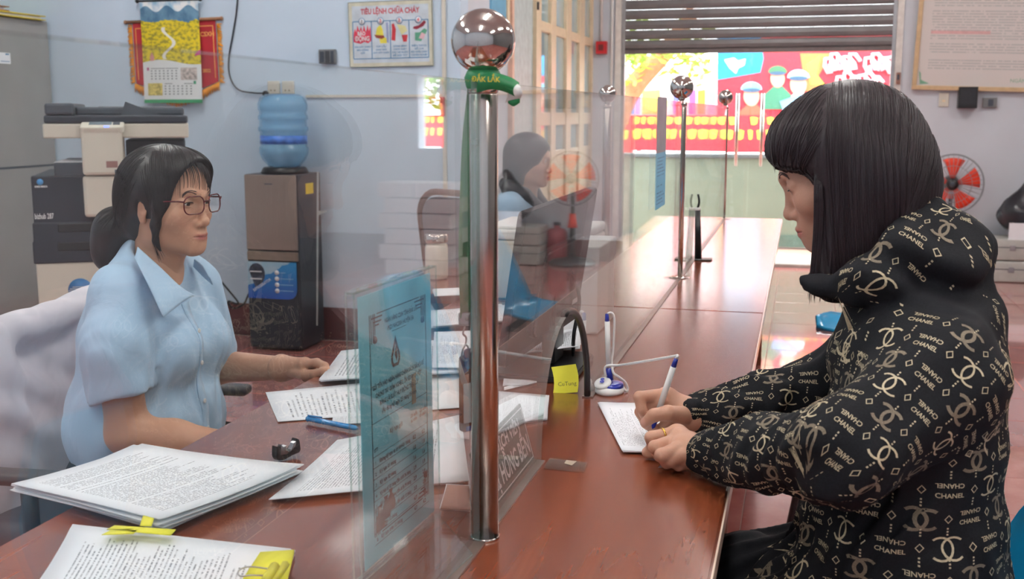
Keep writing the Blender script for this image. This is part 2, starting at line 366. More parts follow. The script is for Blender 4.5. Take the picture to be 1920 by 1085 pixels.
# roller shutter, slat by slat
rs = thing('roller_shutter', 'dark grey metal roller shutter half lowered over the entrance', 'shutter', (-.4, WF+.02, 1.8))
M_slat = mat('shutter_slat', (122, 119, 120), .45, .3, var=.15, scale=6)
pf = [(0, 0), (.012, .012), (.018, .04), (.012, .07), (0, .082), (-.004, .082), (-.004, 0)]
Mx = Matrix(((0, 0, 1, OX0+.02), (-1, 0, 0, WF+.03), (0, 1, 0, 0), (0, 0, 0, 1)))
slat = MB().prism(pf, OX1-OX0-.04, Mx).mesh('slat', M_slat)
for k in range(12):
    o = bpy.data.objects.new('slat', slat); finish(o, rs, True); o.location = (0, 0, 1.83+k*.0835)
part('bottom_bar', mat('shutter_bar', (116, 106, 104), .4, .5), rs, MB().box((OX0+.01, WF+.01, 1.795), (OX1-.01, WF+.05, 1.832), .004, 1))
for x in (OX0, OX1-.03): part('guide_rail', M_brush, rs, MB().box((x, WF+.005, .0), (x+.03, WF+.055, 2.75)))
# step at the entrance, street outside
struct('floor_step', mat('step_stone', (186, 176, 168), .35, var=.12), MB().box((OX0, WF+.0, -.02), (OX1, WF+.55, .03), .005, 1), 'pale stone threshold at the entrance')
struct('floor_outside', mat('street_ground', (190, 150, 132), .8, var=.12, scale=3), MB().box((-14, WF+.2, -.2), (14, 30, -.02)), 'red brown paving outside the entrance')
lw = thing('low_wall', 'pale green plastered low wall across the entrance outside', 'wall', (0, 11.0, 0))
part('wall_body', mat('pale_green_plaster', (124, 133, 116), .8, var=.06, scale=3), lw, MB().box((-9, 11.0, 0), (9, 11.16, .86)))
part('coping', mat('dark_coping', (92, 96, 96), .6), lw, MB().box((-9, 10.97, .86), (9, 11.19, .90), .006, 1))
part('skirting', mat('green_skirting', (92, 116, 104), .7), lw, MB().box((-9, 10.985, 0), (9, 11.0, .12)))
# ceiling tube lights
M_tube = NT('lamp_tube'); M_tube.b.inputs['Emission Color'].default_value = (1, .985, .95, 1); M_tube.b.inputs['Emission Strength'].default_value = LAMP; M_tube.set(color=M_tube.mix(M_tube.noise(5), (.9, .9, .9), (1, 1, 1))); M_tube = M_tube.mat
lamp0 = None
spots = [(x, y) for x in (-2.9, -.1, 2.6) for y in (-.9, 1.5, 4.2, 7.3) if not (x < -2 and y > 5)]
lab = {(-2.9, -.9): 'behind the photographer over the staff side', (-.1, -.9): 'just behind the photographer', (2.6, -.9): 'behind the photographer by the right wall', (-2.9, 1.5): 'over the seated clerk', (-.1, 1.5): 'over the writing customer', (2.6, 1.5): 'over the aisle right of the customer', (-2.9, 4.2): 'in front of the water dispenser', (-.1, 4.2): 'over the far end of the counter', (2.6, 4.2): 'over the waiting area', (-.1, 7.3): 'near the roller shutter', (2.6, 7.3): 'near the framed notice'}
for x, y in spots:
    if lamp0 is None:
        lamp0 = thing('ceiling_light', 'x', 'ceiling light', (x, y, ZC), 0, 'fluorescent ceiling lights')
        mb = MB().prism([(-.11, 0), (.11, 0), (.06, -.045), (-.06, -.045)], 1.24, Matrix(((1, 0, 0, 0), (0, 0, 1, -.62), (0, 1, 0, 0), (0, 0, 0, 1)))); mb.build('housing', M_white, lamp0, False)
        for dx in (-.075, .075): MB().cyl((dx, -.6, -.07), (dx, .6, -.07), .026, 12).build('tube', M_tube, lamp0, False)
        for dx in (-.075, .075):
            for dy in (-.605, .605): MB().box((dx-.012, dy-.012, -.1), (dx+.012, dy+.012, -.02), .003, 1).build('lamp_holder', M_white, lamp0, False)
        lm = lamp0
    else: lm = copy_tree(lamp0, (x, y, ZC))
    lm['label'] = 'twin tube fluorescent ceiling light ' + lab[(x, y)]

# ---------------------------------------------------------------- outside: banners and a tree
BY = 13.0
def flat(pts, Y): return [tuple(PY(x, y, Y)) for x, y in pts]
def ppoly(name, m, parent, pts, Y, th=.004):
    P = flat(pts, Y); n = len(P)
    vs = P + [(p[0], p[1]+th, p[2]) for p in P]
    fs = [tuple(range(n)), tuple(range(2*n-1, n-1, -1))] + [(i, i+n, (i+1) % n+n, (i+1) % n) for i in range(n)]
    b = MB().add(vs, fs); 
    bm_ = bmesh.new(); me = b.mesh('x'); bm_.from_mesh(me); bmesh.ops.recalc_face_normals(bm_, faces=bm_.faces); bpy.data.meshes.remove(me)
    return MB().bm(bm_).build(name, m, parent)
def circ(cx, cy, rx, ry=None, n=20, a0=0, a1=360): return [(cx+rx*math.cos(R(a0+(a1-a0)*i/n)), cy+(ry or rx)*math.sin(R(a0+(a1-a0)*i/n))) for i in range(n + (0 if a1-a0 == 360 else 1))]
pm = lambda n, c: mat('print_'+n, c, .6, var=.06, scale=4)
bn = thing('billboard', 'red street billboard with painted soldiers beyond the entrance', 'billboard', tuple(PY(1500, 290, BY)))
ppoly('panel', pm('red', (214, 40, 58)), bn, [(1345, 60), (1800, 60), (1800, 286), (1345, 286)], BY, .05)
ppoly('sky_patch', pm('blue', (24, 140, 196)), bn, [(1345, 60), (1425, 60), (1432, 110), (1426, 136), (1345, 150)], BY-.006)
ppoly('dove', pm('white', (244, 246, 250)), bn, [(1358, 112), (1376, 108), (1384, 114), (1398, 110), (1396, 122), (1384, 128), (1380, 138), (1368, 128)], BY-.012)
ppoly('ray_fan', pm('orange', (240, 120, 60)), bn, [(1500, 100), (1560, 100), (1530, 150), (1560, 190), (1510, 170)], BY-.006)
ppoly('ray_fan', pm('yellow', (246, 220, 70)), bn, [(1510, 120), (1540, 102), (1532, 140), (1548, 160), (1520, 158)], BY-.009)
for cx, cy, s, capc, bodyc in ((1409, 172, 1.0, (120, 190, 222), (214, 96, 70)), (1458, 140, .9, (70, 120, 84), (60, 130, 100)), (1497, 150, 1.05, (150, 204, 236), (240, 244, 250))):
    k = 'f%d' % cx
    ppoly('figure_body', pm('b'+k, bodyc), bn, [(cx-30*s, cy+72*s), (cx-26*s, cy+40*s), (cx-8*s, cy+24*s), (cx+10*s, cy+24*s), (cx+28*s, cy+42*s), (cx+32*s, cy+72*s)], BY-.012)
    ppoly('figure_face', pm('face', (232, 170, 140)), bn, circ(cx, cy+8*s, 15*s, 19*s), BY-.018)
    ppoly('figure_cap', pm('c'+k, capc), bn, circ(cx, cy-4*s, 20*s, 15*s, 12, 180, 360), BY-.024)
    ppoly('figure_brim', pm('brim', (60, 90, 120)), bn, circ(cx, cy-3*s, 17*s, 4*s, 12), BY-.03)
ppoly('sash', pm('sash', (120, 180, 220)), bn, [(1462, 190), (1500, 176), (1520, 190), (1470, 214)], BY-.03)
def scribble(parent, x0, x1, y, h, n, m, Y, seed):
    rr = random.Random(seed); mb = MB(); P = []
    for i in range(n*6+1):
        t_ = i/(n*6); P.append(tuple(PY(x0+(x1-x0)*t_+h*.3*math.sin(t_*n*6.28*1.0+1), y+h*.5*math.sin(t_*n*6.28)+h*.16*math.sin(t_*n*2.3+rr.random()), Y)))
    mb.tube(P, .022, 5); return mb.build('script_line', m, parent)
mp = pm('pink', (250, 200, 214))
scribble(bn, 1548, 1606, 119, 30, 5, mp, BY-.03, 1); scribble(bn, 1622, 1690, 119, 30, 5, mp, BY-.03, 2); scribble(bn, 1568, 1650, 152, 26, 6, mp, BY-.03, 3)
ppoly('yellow_disc', pm('ydisc', (236, 236, 60)), bn, circ(1668, 186, 26, 22), BY-.02)
lb = thing('street_banner', 'long red banner with yellow block letters beyond the entrance', 'banner', tuple(PY(1300, 290, BY-.3)))
LBY = BY-.3
ppoly('cloth', pm('red2', (226, 44, 58)), lb, [(800, 216), (2450, 216), (2450, 286), (800, 286)], LBY, .02)
rr = random.Random(8)
for row, (y0, y1) in enumerate(((219, 234), (243, 262))):
    x = 1105 if row < 9 else 0
    while x < 2400:
        w = rr.uniform(9, 20)
        if rr.random() > .12:
            e = rr.uniform(0, 2); ppoly('letter', pm('yellow', (246, 220, 70)), lb, [(x, y0+e), (x+w*.55, y0), (x+w, y0+2), (x+w*.9, y1-3), (x+w*.6, y1), (x+2, y1-e)], LBY-.006)
        x += w + rr.uniform(2, 7)
sb = thing('shop_sign', 'pale shop boards with orange and purple stripes under the tree outside', 'sign', tuple(PY(1260, 216, BY+.4)))
ppoly('board', pm('cloudy', (250, 250, 250)), sb, [(1150, 120), (1345, 120), (1345, 216), (1150, 216)], BY+.4, .04)
for i, (a, b, c) in enumerate(((1182, 1200, (90, 150, 220)), (1204, 1238, (240, 200, 90)), (1262, 1276, (90, 110, 210)), (1292, 1304, (150, 90, 190)), (1308, 1322, (240, 170, 60)), (1328, 1342, (120, 200, 240)))):
    ppoly('stripe', pm('stripe%d' % i, c), sb, [(a, 170), (b, 168), (b, 214), (a, 214)], BY+.39)
tr = thing('street_tree', 'leaning tree with tan trunk and yellow green leaves outside', 'tree', tuple(PY(1190, 300, 12.2)))
part('trunk', mat('tan_bark', (196, 132, 92), .8, var=.2), tr, MB().tube(curve_pts([(PY(1118, 300, 12.2)[0], 12.2, -.03), PY(1130, 300, 12.2), PY(1165, 200, 12.2), PY(1200, 148, 12.2), PY(1250, 95, 12.3), PY(1300, 20, 12.4)], 16), [.17-.006*i for i in range(16)], 10))
for th_b, xs_, Y_ in ((bn, (1360, 1780), BY+.06), (lb, (1110, 1700), LBY+.03), (sb, (1160, 1330), BY+.46)):
    for x_ in xs_: q_ = PY(x_, 216, Y_); part('support_post', M_brush, th_b, MB().cyl((q_[0], Y_, -.02), (q_[0], Y_, q_[2]), .03, 8))
lv = MB(); rr = random.Random(3)
for i in range(420):
    c = PY(rr.choice((rr.uniform(1120, 1205), rr.uniform(1180, 1330))), rr.choice((rr.uniform(20, 160), rr.uniform(90, 122))), 12.2+rr.uniform(-.5, .3)); d = Vector((rr.uniform(-1, 1), rr.uniform(-1, 1), rr.uniform(-.6, .6))).normalized()*.07; e = d.cross(Vector((rr.uniform(-1, 1), rr.uniform(-1, 1), 1))).normalized()*.03
    c = Vector(c); lv.add([c-d, c+e, c+d, c-e], [(0, 1, 2, 3)])
part('foliage', mat('yellow_green_leaf', (160, 190, 70), .6, var=.3), tr, lv, kind='stuff')

t2 = thing('street_tree', 'round yellow green bush tree beyond the slit window', 'tree', (3.7, 13.6, 0))
part('trunk', mat('tan_bark', (196, 132, 92)), t2, MB().tube([(3.7, 13.6, -.02), (3.72, 13.6, 1.2), (3.75, 13.6, 1.8)], [.09, .07, .05], 10))
lv = MB()
for i in range(500):
    d = Vector((rr.gauss(0, 1), rr.gauss(0, 1), rr.gauss(0, 1))).normalized()*rr.uniform(.2, .8); c = Vector((3.75, 13.6, 1.9))+d; e = Vector((rr.uniform(-1, 1), rr.uniform(-1, 1), rr.uniform(-.6, .6))).normalized()*.09; g = e.cross(Vector((rr.uniform(-1, 1), rr.uniform(-1, 1), 1))).normalized()*.045; lv.add([c-e, c+g, c+e, c-g], [(0, 1, 2, 3)])
part('foliage', mat('yellow_green_leaf', (160, 190, 70)), t2, lv, kind='stuff')
# ================================================================ counter and glass partition
TZ = .76; XG = -.372; XL, XR = -.941, -.082; YM = 2.965
def counter(label, y0, y1, poly=None):
    c = thing('service_counter', label, 'counter', ((XL+XR)/2, (y0+y1)/2, 0), 0, 'wooden service counters')
    P = poly or [(XL, y0), (XR, y0), (XR, y1), (XL, y1)]
    part('worktop', M_wood, c, MB().prism(P, .032, Matrix.Translation((0, 0, TZ-.032)), .003))
    part('front_panel', M_wood2, c, MB().box((-.41, y0+.01, .05), (-.39, y1-.01, TZ-.032)))
    part('plinth', M_black2, c, MB().box((-.44, y0+.02, 0), (-.42, y1-.02, .06)))
    for y in (y0+.02, y1-.04): part('side_panel', M_wood2, c, MB().box((-.66, y, 0), (-.16, y+.02, TZ-.032)))
    part('edge_strip', mat('edge_glint_band', (232, 212, 192), .2, var=.04), c, MB().box((XR, y0, TZ-.028), (XR+.0025, y1, TZ-.003)))  # bright highlight along the counter edge put into the strip's pale colour
    return c
counter('near varnished wooden counter where the customer writes', -.25, YM-.002)
counter('far varnished wooden counter beyond the seam, reflecting the entrance', YM+.002, 5.74, [(XL+.02, YM+.002), (XR, YM+.002), (XR, 5.74), (-.73, 5.74), (-.72, 4.9), (XL+.02, 3.5)])
GT = PX(860, 148, XG)[2]
def pane(label, y0, y1, arch=None):
    P = [(y0, TZ+.001)]
    if arch:
        a, b = arch; c = (a+b)/2; r = (b-a)/2
        P += [(c-r*math.cos(math.pi*k/24), TZ+.001+r*.98*math.sin(math.pi*k/24)) for k in range(25)]
    P += [(y1, TZ+.001), (y1, GT), (y0, GT)]
    Mx = Matrix(((0, 0, 1, XG-.004), (1, 0, 0, 0), (0, 1, 0, 0), (0, 0, 0, 1)))
    mb = MB().prism(P, .008, Mx); me = mb.mesh('glass_sheet', M_pane); me.materials.append(M_edgeg)
    for p in me.polygons: p.material_index = 0 if abs(p.normal.x) > .9 else 1
    g = thing('glass_screen', label, 'glass screen', (XG, (y0+y1)/2, TZ), 0, 'counter glass screens')
    o = bpy.data.objects.new('glass_sheet', me); finish(o, g, True)
    part('bottom_channel', mat('channel_grey', (126, 108, 100), .35, .3), g, MB().box((XG-.011, y0, TZ-.0005), (XG+.011, (arch[0] if arch else y1), TZ+.0025)) if not arch else MB().box((XG-.010, y0, TZ-.0005), (XG+.010, arch[0], TZ+.0025)).box((XG-.010, arch[1], TZ-.0005), (XG+.010, y1, TZ+.0025)))
    if arch:
        part('arch_edging', M_black, g, MB().tube([(XG, c-r*1.0*math.cos(R(q)), TZ+.004+r*.98*math.sin(R(q))) for q in range(84, 181, 6)], .0062, 8))
    return g
P1, P2, P3 = (-.367, 1.262), (-.377, 3.558), (-.380, 5.66)
pane('near clear glass counter panel between the photographer and the steel post', -.1, P1[1]-.021)
pane('clear glass counter panel with an arched pass-through hole', P1[1]+.021, P2[1]-.02, (1.577, 1.972))
pane('far clear glass counter panel next to the glass entrance', P2[1]+.02, P3[1]-.02)
bc = PX(917, 80, P1[0]); BZ = bc[2]; BR = .0378
def post(label, x, y, zb=TZ, pr=.045):
    p = thing('steel_post', label, 'post', (x, y, zb), 0, 'steel ball posts on the counter')
    hb = BZ-BR-zb
    MB().lathe([(pr, 0), (pr, .0015), (min(.019, pr), .003)], 28).build('base_plate', M_steel, p, False)
    MB().lathe([(.0172, .003), (.0172, hb-.024), (.0160, hb-.022)], 36).build('tube', M_tubes, p, False)
    MB().lathe([(.0175, hb-.022), (.019, hb-.018), (.019, hb-.013), (.012, hb-.006), (.011, hb+.006)], 28).build('collar', M_steel, p, False)
    MB().ball((0, 0, BZ-zb), BR, 44).build('ball', M_steel, p, False); return p
post('nearest polished steel post with a ball top and green lanyard', *P1, pr=.0185)
post('polished steel post with ball top in the middle of the counter', *P2)
post('thin looking steel post with ball top at the far counter end', *P3)
post('steel ball post at the staff edge of the far counter', -.80, 4.62)
# lanyard with badge holder
def strip(c, w, dirw, m, name, parent, n=30, twist=None):
    """ribbon along control points, width along dirw"""
    pts = curve_pts(c, n); mb = MB(); vs = []; fs = []
    for i, p in enumerate(pts):
        d = Vector(dirw if twist is None else twist(i/(n-1))).normalized(); vs += [p-d*w/2, p+d*w/2]
    for i in range(n-1): fs.append((2*i, 2*i+1, 2*i+3, 2*i+2))
    mb.add(vs, fs, True); o = mb.build(name, m, parent); md = o.modifiers.new('s', 'SOLIDIFY'); md.thickness = .0009; return o
ly = thing('lanyard', 'green lanyard with gold lettering knotted under the nearest ball', 'lanyard', (P1[0], P1[1], TZ))
def pp(x, y, dX=0.0, Y=P1[1]): q = PY(x, y, Y); return (q[0]+dX, q[1], q[2])
nz = PX(917, 150, P1[0])[2]
part('neck_wrap', M_green, ly, MB().lathe([(.0190, nz-.011), (.0205, nz-.008), (.0225, nz+.002), (.019, nz+.010), (.013, nz+.014)], 28, Matrix.Translation((P1[0], P1[1], 0))))
strip([pp(895, 158, 0, P1[1]-.027), pp(925, 152, 0, P1[1]-.030), pp(955, 160, 0, P1[1]-.018), pp(972, 170, .0, P1[1]-.008)], .019, (0, .15, 1), M_green, 'fold', ly)
strip([pp(958, 160, 0, P1[1]-.010), pp(964, 166, 0, P1[1]-.014), pp(966, 178, 0, P1[1]-.014), pp(960, 190, 0, P1[1]-.008)], .0165, (1, .1, .12), mat('ribbon_white', (226, 228, 226), .6), 'loop', ly)
strip([pp(953, 187, 0, P1[1]-.010), pp(963, 193, 0, P1[1]-.0105), pp(975, 186, 0, P1[1]-.010)], .008, (0, .1, 1), M_green, 'tail_end', ly, 8)
XB = -.396
strip([tuple(PX(888, 158, XB+.012)), tuple(PX(884, 190, XB)), tuple(PX(877, 260, XB)), tuple(PX(873, 350, XB)), tuple(PX(870, 470, XB)), tuple(PX(873, 595, XB))], .017, (.55, .8, 0), M_green, 'strap', ly)
g0 = PX(872, 150, XB)
tm = frame(pp(911, 149, 0, P1[1]-.0325), (1, -.05, -.03), (0, 0, 1)); part('lettering', M_goldp, ly, text('ĐẮK LẮK', .0082, tm, bold=.0002))
cb = PX(872, 600, XB)
part('clip', M_brush, ly, MB().box((cb[0]-.008, cb[1]-.004, cb[2]-.006), (cb[0]+.008, cb[1]+.004, cb[2]+.010), .002).ball((cb[0]+.004, cb[1]-.005, cb[2]+.003), .003, 8))
hk = [tuple(PX(a, b, XB)) for a, b in ((872, 612), (868, 625), (874, 632), (873, 645), (868, 655), (866, 668), (872, 676), (880, 668), (878, 652), (873, 644))]
part('hook', M_brush, ly, MB().tube(curve_pts(hk, 24), .0013, 6))
bd = thing('badge_holder', 'brown plastic badge holder hanging from the green lanyard', 'badge', tuple(PX(872, 810, XB)))
q0, q1 = PX(877, 665, XB), PX(877, 808, XB); 
bf = frame((q0[0], q0[1], (q0[2]+q1[2])/2), (.62, .78, 0), (0, 0, 1)); bh = q0[2]-q1[2]
M_brownp = mat('brown_badge_plastic', (120, 62, 48), .25, var=.1)
part('holder', M_brownp, bd, MB().prism(rrect(.024, bh, .005), .005, bf @ Matrix.Translation((0, 0, -.0025))))
part('card', M_paper, bd, MB().prism(rrect(.014, bh*.52, .001), .001, bf @ Matrix.Translation((-.002, -.012, .003))))
part('loop_tab', mat('blue_grey_vinyl', (88, 92, 124), .35), bd, MB().prism(rrect(.015, .026, .006), .003, bf @ Matrix.Translation((0, bh/2-.004, .001))))
part('card_mark', M_navy, bd, MB().prism(rrect(.008, .006, .001), .0005, bf @ Matrix.Translation((-.002, -.045, .0042))))
# hand-lettered name plate behind the glass
npl = thing('name_plate', 'dark green desk name plate with white letters leaning behind the glass', 'name plate', (-.39, 1.42, TZ))
nb0, nb1 = PZ(1003, 862, TZ+.001), None
xb = XG-.008; ny1 = PX(1003, 858, xb)[1]; ny0 = ny1-.26
tp = PY(976, 757, ny1); up = Vector((tp[0]-xb, 0, tp[2]-TZ)); nh = up.length
nf = frame((xb, ny0, TZ+.001), (0, 1, 0), up); NW = ny1-ny0
part('plate', mat('green_plate', (44, 66, 56), .35), npl, MB().box((0, 0, -.004), (NW, nh, 0), .001, 1, nf))
bor = MB()
for a, b in (((.005, .005), (NW-.005, .0065)), ((.005, nh-.0065), (NW-.005, nh-.005)), ((.005, .005), (.0065, nh-.005)), ((NW-.0065, .005), (NW-.005, nh-.005))): bor.box((a[0], a[1], 0), (b[0], b[1], .0005), 0, 2, nf)
part('border', M_inkwhite, npl, bor)
part('lettering', M_inkwhite, npl, text('GIAO DỊCH VIÊN', .026, nf @ Matrix.Translation((NW-.036, nh*.74, 0)), 'RIGHT', .0006))
part('lettering', M_inkwhite, npl, text('THỊ HỒNG BẾN', .040, nf @ Matrix.Translation((NW-.012, nh*.32, 0)), 'RIGHT', .0008, fitw=.22))
part('back_leg', mat('green_plate', (44, 66, 56)), npl, MB().box((XG-.05, ny0+.06, TZ+.001), (XG-.047, ny1-.06, TZ+.03)))
# ---------------------------------------------------------------- acrylic sign with the blue notice
sg = thing('sign_holder', 'upright clear acrylic holder with a light blue printed notice', 'sign', tuple(PZ(740, 1040, TZ)))
sA = Vector(PZ(671, 1092, TZ+.001)); sB = Vector(PZ(818, 962, TZ+.001)); sTL = Vector(PY(657, 548, sA.y)); sTR = Vector(PY(808, 497, sB.y))
xd = (sB-sA).normalized(); sw_ = (sB-sA).length; sup = ((sTL-sA)+(sTR-sB))*.5; sh = sup.length; sf = frame(sA, xd, sup)
def edged(name, parent, mb, nax):
    me = mb.mesh(name, M_acryl); me.materials.append(M_edgeg); nax = Vector(nax)
    for p in me.polygons: p.material_index = 0 if abs(p.normal.dot(nax)) > .9 else 1
    o = bpy.data.objects.new(name, me); return finish(o, parent, True)
nz_ = sf.to_3x3() @ Vector((0, 0, 1))
edged('front_sheet', sg, MB().box((0, 0, .004), (sw_, sh, .0065), .0, 2, sf), nz_)
edged('back_sheet', sg, MB().box((0, 0, -.006), (sw_, sh, -.0035), .0, 2, sf), nz_)
edged('top_bend', sg, MB().box((0, sh-.003, -.0035), (sw_, sh, .004), .0, 2, sf), sf.to_3x3() @ Vector((0, 1, 0)))
ft = [sA, sB, Vector(PZ(886, 1042, TZ+.001)), Vector(PZ(760, 1160, TZ+.001))]
mbf = MB().add([tuple(p) for p in ft]+[(p.x, p.y, p.z+.0028) for p in ft], [(3, 2, 1, 0), (4, 5, 6, 7), (0, 1, 5, 4), (1, 2, 6, 5), (2, 3, 7, 6), (3, 0, 4, 7)]); edged('foot', sg, mbf, (0, 0, 1))
NWd, NHt = .205, sh*.955
n0 = sf @ Matrix.Translation(((sw_-NWd)*.75, .006, 0))
t = NT('blue_notice_paper'); t.set(color=t.mix(t.ramp(t.noise(9, 2), .35, .7), lin(132, 226, 248), lin(158, 234, 250)), rough=.45, coat=.5, coatr=.1); M_notice = t.mat
nt = part('notice', M_notice, sg, MB().box((0, 0, -.0008), (NWd, NHt, .0), 0, 2, n0), label='light blue interest rate notice')
L_ = lambda x0, y0, x1, y1, mb: mb.box((x0, y0, .0002), (x1, y1, .0005), 0, 2, n0)
fr_ = MB(); x0, x1, y0, y1 = .026, NWd-.018, .03, NHt-.025
for a in ((x0, y0, x0+.0012, y1), (x1-.0012, y0, x1, y1), (x0+.02, y1-.0012, x1-.02, y1), (x0+.02, y0, x1-.02, y0+.0012)): L_(*a, fr_)
for cx, cy, sx, sy in ((x0, y1, 1, -1), (x1, y1, -1, -1), (x0, y0, 1, 1), (x1, y0, -1, 1)):
    for d, l in ((.004, .03), (.009, .022), (.013, .012)):
        L_(cx+sx*d, min(cy+sy*d, cy+sy*(d+.0016)), cx+sx*(d+l), max(cy+sy*d, cy+sy*(d+.0016)), fr_) if sx > 0 else L_(cx-d-l, min(cy+sy*d, cy+sy*(d+.0016)), cx-d, max(cy+sy*d, cy+sy*(d+.0016)), fr_)
        L_(min(cx+sx*d, cx+sx*(d+.0016)), cy if sy > 0 else cy-l-d, max(cx+sx*d, cx+sx*(d+.0016)), cy+l+d if sy > 0 else cy, fr_)
    fr_.ball(tuple(n0 @ Vector((cx+sx*.012, cy+sy*.03, .0006))), .0035, 8, (1, 1, 1.4))
part('notice_border', M_inkdark, nt, fr_)
cxn = (x0+x1)/2; W_ = lambda s, sz, x, y, w=None, al='CENTER', b=.0002: part('lettering', M_inkdark, nt, text(s, sz, n0 @ Matrix.Translation((x, y, .0004)), al, b, fitw=w))
W_('NGÂN HÀNG CSXH TỈNH ĐẮK LẮK', .0075, cxn+.006, y1-.013, .095); W_('PGD NHCSXH HUYỆN EA', .0075, cxn+.004, y1-.023, .075); part('underline', M_inkdark, nt, L_(cxn-.02, y1-.029, cxn+.02, y1-.0284, MB()))
# drop emblem
dp = [(0, .036), (.006, .024), (.0125, .012), (.0125, .004), (.008, -.002), (-.008, -.002), (-.0125, .004), (-.0125, .012), (-.006, .024)]
dpi = [(p[0]*.62, .0085+(p[1]-.0085)*.62) for p in dp]; em = n0 @ Matrix.Translation((cxn-.012, y1-.071, .0004)); nn = len(dp)
part('emblem', mat('emblem_brown', (70, 44, 44), .6), nt, MB().add([(p[0], p[1], 0) for p in dp]+[(p[0], p[1], 0) for p in dpi], [(i, (i+1) % nn, (i+1) % nn+nn, i+nn) for i in range(nn)], False, em).add([(.001, .024, 0), (.006, .010, 0), (.003, .003, 0), (-.003, .013, 0)], [(0, 3, 2, 1)], False, em))
for k, (s, w) in enumerate((('"GỬI TIỀN VÀO NGÂN HÀNG CHÍNH SÁCH XÃ HỘI ĐỂ', .150), ('CHUNG TAY GIẢM NGHÈO, ỔN ĐỊNH XÃ HỘI"', .132), ('BẢNG LÃI SUẤT HUY ĐỘNG TIỀN GỬI', .110), ('(Áp dụng từ ngày 25 tháng 05 năm', .100))): W_(s, .0078, cxn-.004, y1-.086-k*.0105, w)
ty = y1-.128; rows = ['Không kỳ hạn và có KH<01 tháng', 'Kỳ hạn 01 tháng', 'Kỳ hạn 02 tháng', 'Kỳ hạn từ 03 tháng đến dưới 06 tháng', 'Kỳ hạn từ 06 tháng đến dưới 09 tháng', 'Kỳ hạn từ 09 tháng đến dưới 12 tháng', 'Kỳ hạn 12 tháng', 'Kỳ hạn trên 12 tháng']
vals = [('0.2', '0.2'), ('1.8', '1.8'), ('1.6', '1.6'), ('1.9', '1.9'), ('2.9', '2.9'), ('3.0', '2.9'), ('4.7', '4.2'), ('4.7', '4.2')]
gl_ = MB(); L_(x0, ty, x1, ty+.0006, gl_); rh = .0133; th0 = ty-.040
for k in range(9): L_(x0, th0-k*rh, x1, th0-k*rh+.0005, gl_)
part('table_lines', M_inkdark, nt, gl_)
W_('STT', .006, x0+.008, th0+.008); W_('Kỳ hạn gửi', .0078, cxn-.016, ty-.020); W_('Lãi suất\ncá nhân', .0065, x1-.044, ty-.021); W_('Lãi suất\ntổ chức', .0065, x1-.016, ty-.021)
for k, s in enumerate(rows):
    y = th0-(k+.55)*rh; W_(str(k+1), .006, x0+.006, y); W_(s, .0068, x0+.016, y, min(.088, .0030*len(s)), 'LEFT'); W_(vals[k][0], .0072, x1-.044, y, None, 'CENTER', .0003); W_(vals[k][1], .0072, x1-.016, y, None, 'CENTER', .0003)
ms = MB()
for bx, by, s in ((.02, .012, 1.0), (.036, .018, 1.0), (.050, .024, .95)):
    P = [(bx+s*a, by+s*b) for a, b in ((-.011, 0), (.011, 0), (.013, .009), (.008, .019), (.003, .023), (.006, .029), (-.006, .029), (-.003, .023), (-.008, .019), (-.013, .009))]
    ms.add([(p[0]+x0-.004, p[1]+y0-.006, .0006) for p in P], [tuple(range(len(P)))], False, n0)
part('money_bags', mat('money_bag_print', (88, 78, 86), .6), nt, ms)
part('tape_mark', mat('brown_tape', (150, 132, 96), .4), nt, MB().box((x1-.048, ty-.004, .0006), (x1-.036, ty+.034, .0009), 0, 2, n0))
# ---------------------------------------------------------------- papers on the counter
def sheet_mb(c, z, curl=0.0, n=9, sag=0.0, dz=(0, 0, 0, 0)):
    P = [Vector(PZ(x, y, z)) for x, y in c]
    def fn(u, v):
        p = P[0]*(1-u)*(1-v)+P[1]*u*(1-v)+P[2]*u*v+P[3]*(1-u)*v
        h = dz[0]*(1-u)*(1-v)+dz[1]*u*(1-v)+dz[2]*u*v+dz[3]*(1-u)*v
        return (p.x, p.y, p.z + h + curl*(u-.5)**2*4 + curl*.5*math.sin(3*v+u*2)*.3)
    return MB().grid(fn, n, n)
def solid(o, t=.0004):
    md = o.modifiers.new('s', 'SOLIDIFY'); md.thickness = t; md.offset = 1; return o
def paper(label, c, z, m, curl=.0, n=1, step=.0012, jit=5, group=None, cat='paper', dz=(0, 0, 0, 0), seed=1, name=None):
    """one sheet, or a stack whose sheets are its parts; c = corner pixels of the top sheet"""
    rr = random.Random(seed); name = name or ('paper_sheet' if n == 1 else 'paper_stack')
    ctr = PZ(sum(p[0] for p in c)/4, sum(p[1] for p in c)/4, z)
    th = thing(name, label, cat, tuple(ctr), 0, group)
    for k in range(n):
        top = k == n-1; j = 0 if top else jit
        cc = [(x+rr.uniform(-j, j), y+rr.uniform(-j, j)*.7+(0 if top else 0)) for x, y in c]
        o = sheet_mb(cc, z+k*step, curl*(.4+.6*k/max(1, n-1)), dz=[d*(k+1)/n for d in dz]).build('sheet', m if top else M_paper, th); solid(o, min(step*.85, .0016) if n > 1 else .0004)
    return th
PR = [printed('printed_page_%d' % i, rows=r, seed=i*5, dens=d, words=w, y1=y) for i, (r, d, w, y) in enumerate(((54, .46, 60, .93), (48, .48, 52, .9), (40, .5, 44, .62), (40, .46, 40, .95), (56, .46, 60, .8)))]
ZP = TZ+.0015
paper('large stack of printed pages on the near left of the counter', [(22, 915), (262, 843), (558, 882), (300, 992)], ZP, PR[0], .004, 9, .0021, 13, dz=(.003, .004, .004, .010), seed=2)
paper('clipped stack of printed pages at the bottom edge of the photo', [(60, 1120), (138, 990), (550, 1036), (500, 1180)], ZP, PR[1], .004, 8, .0022, 6, seed=5)
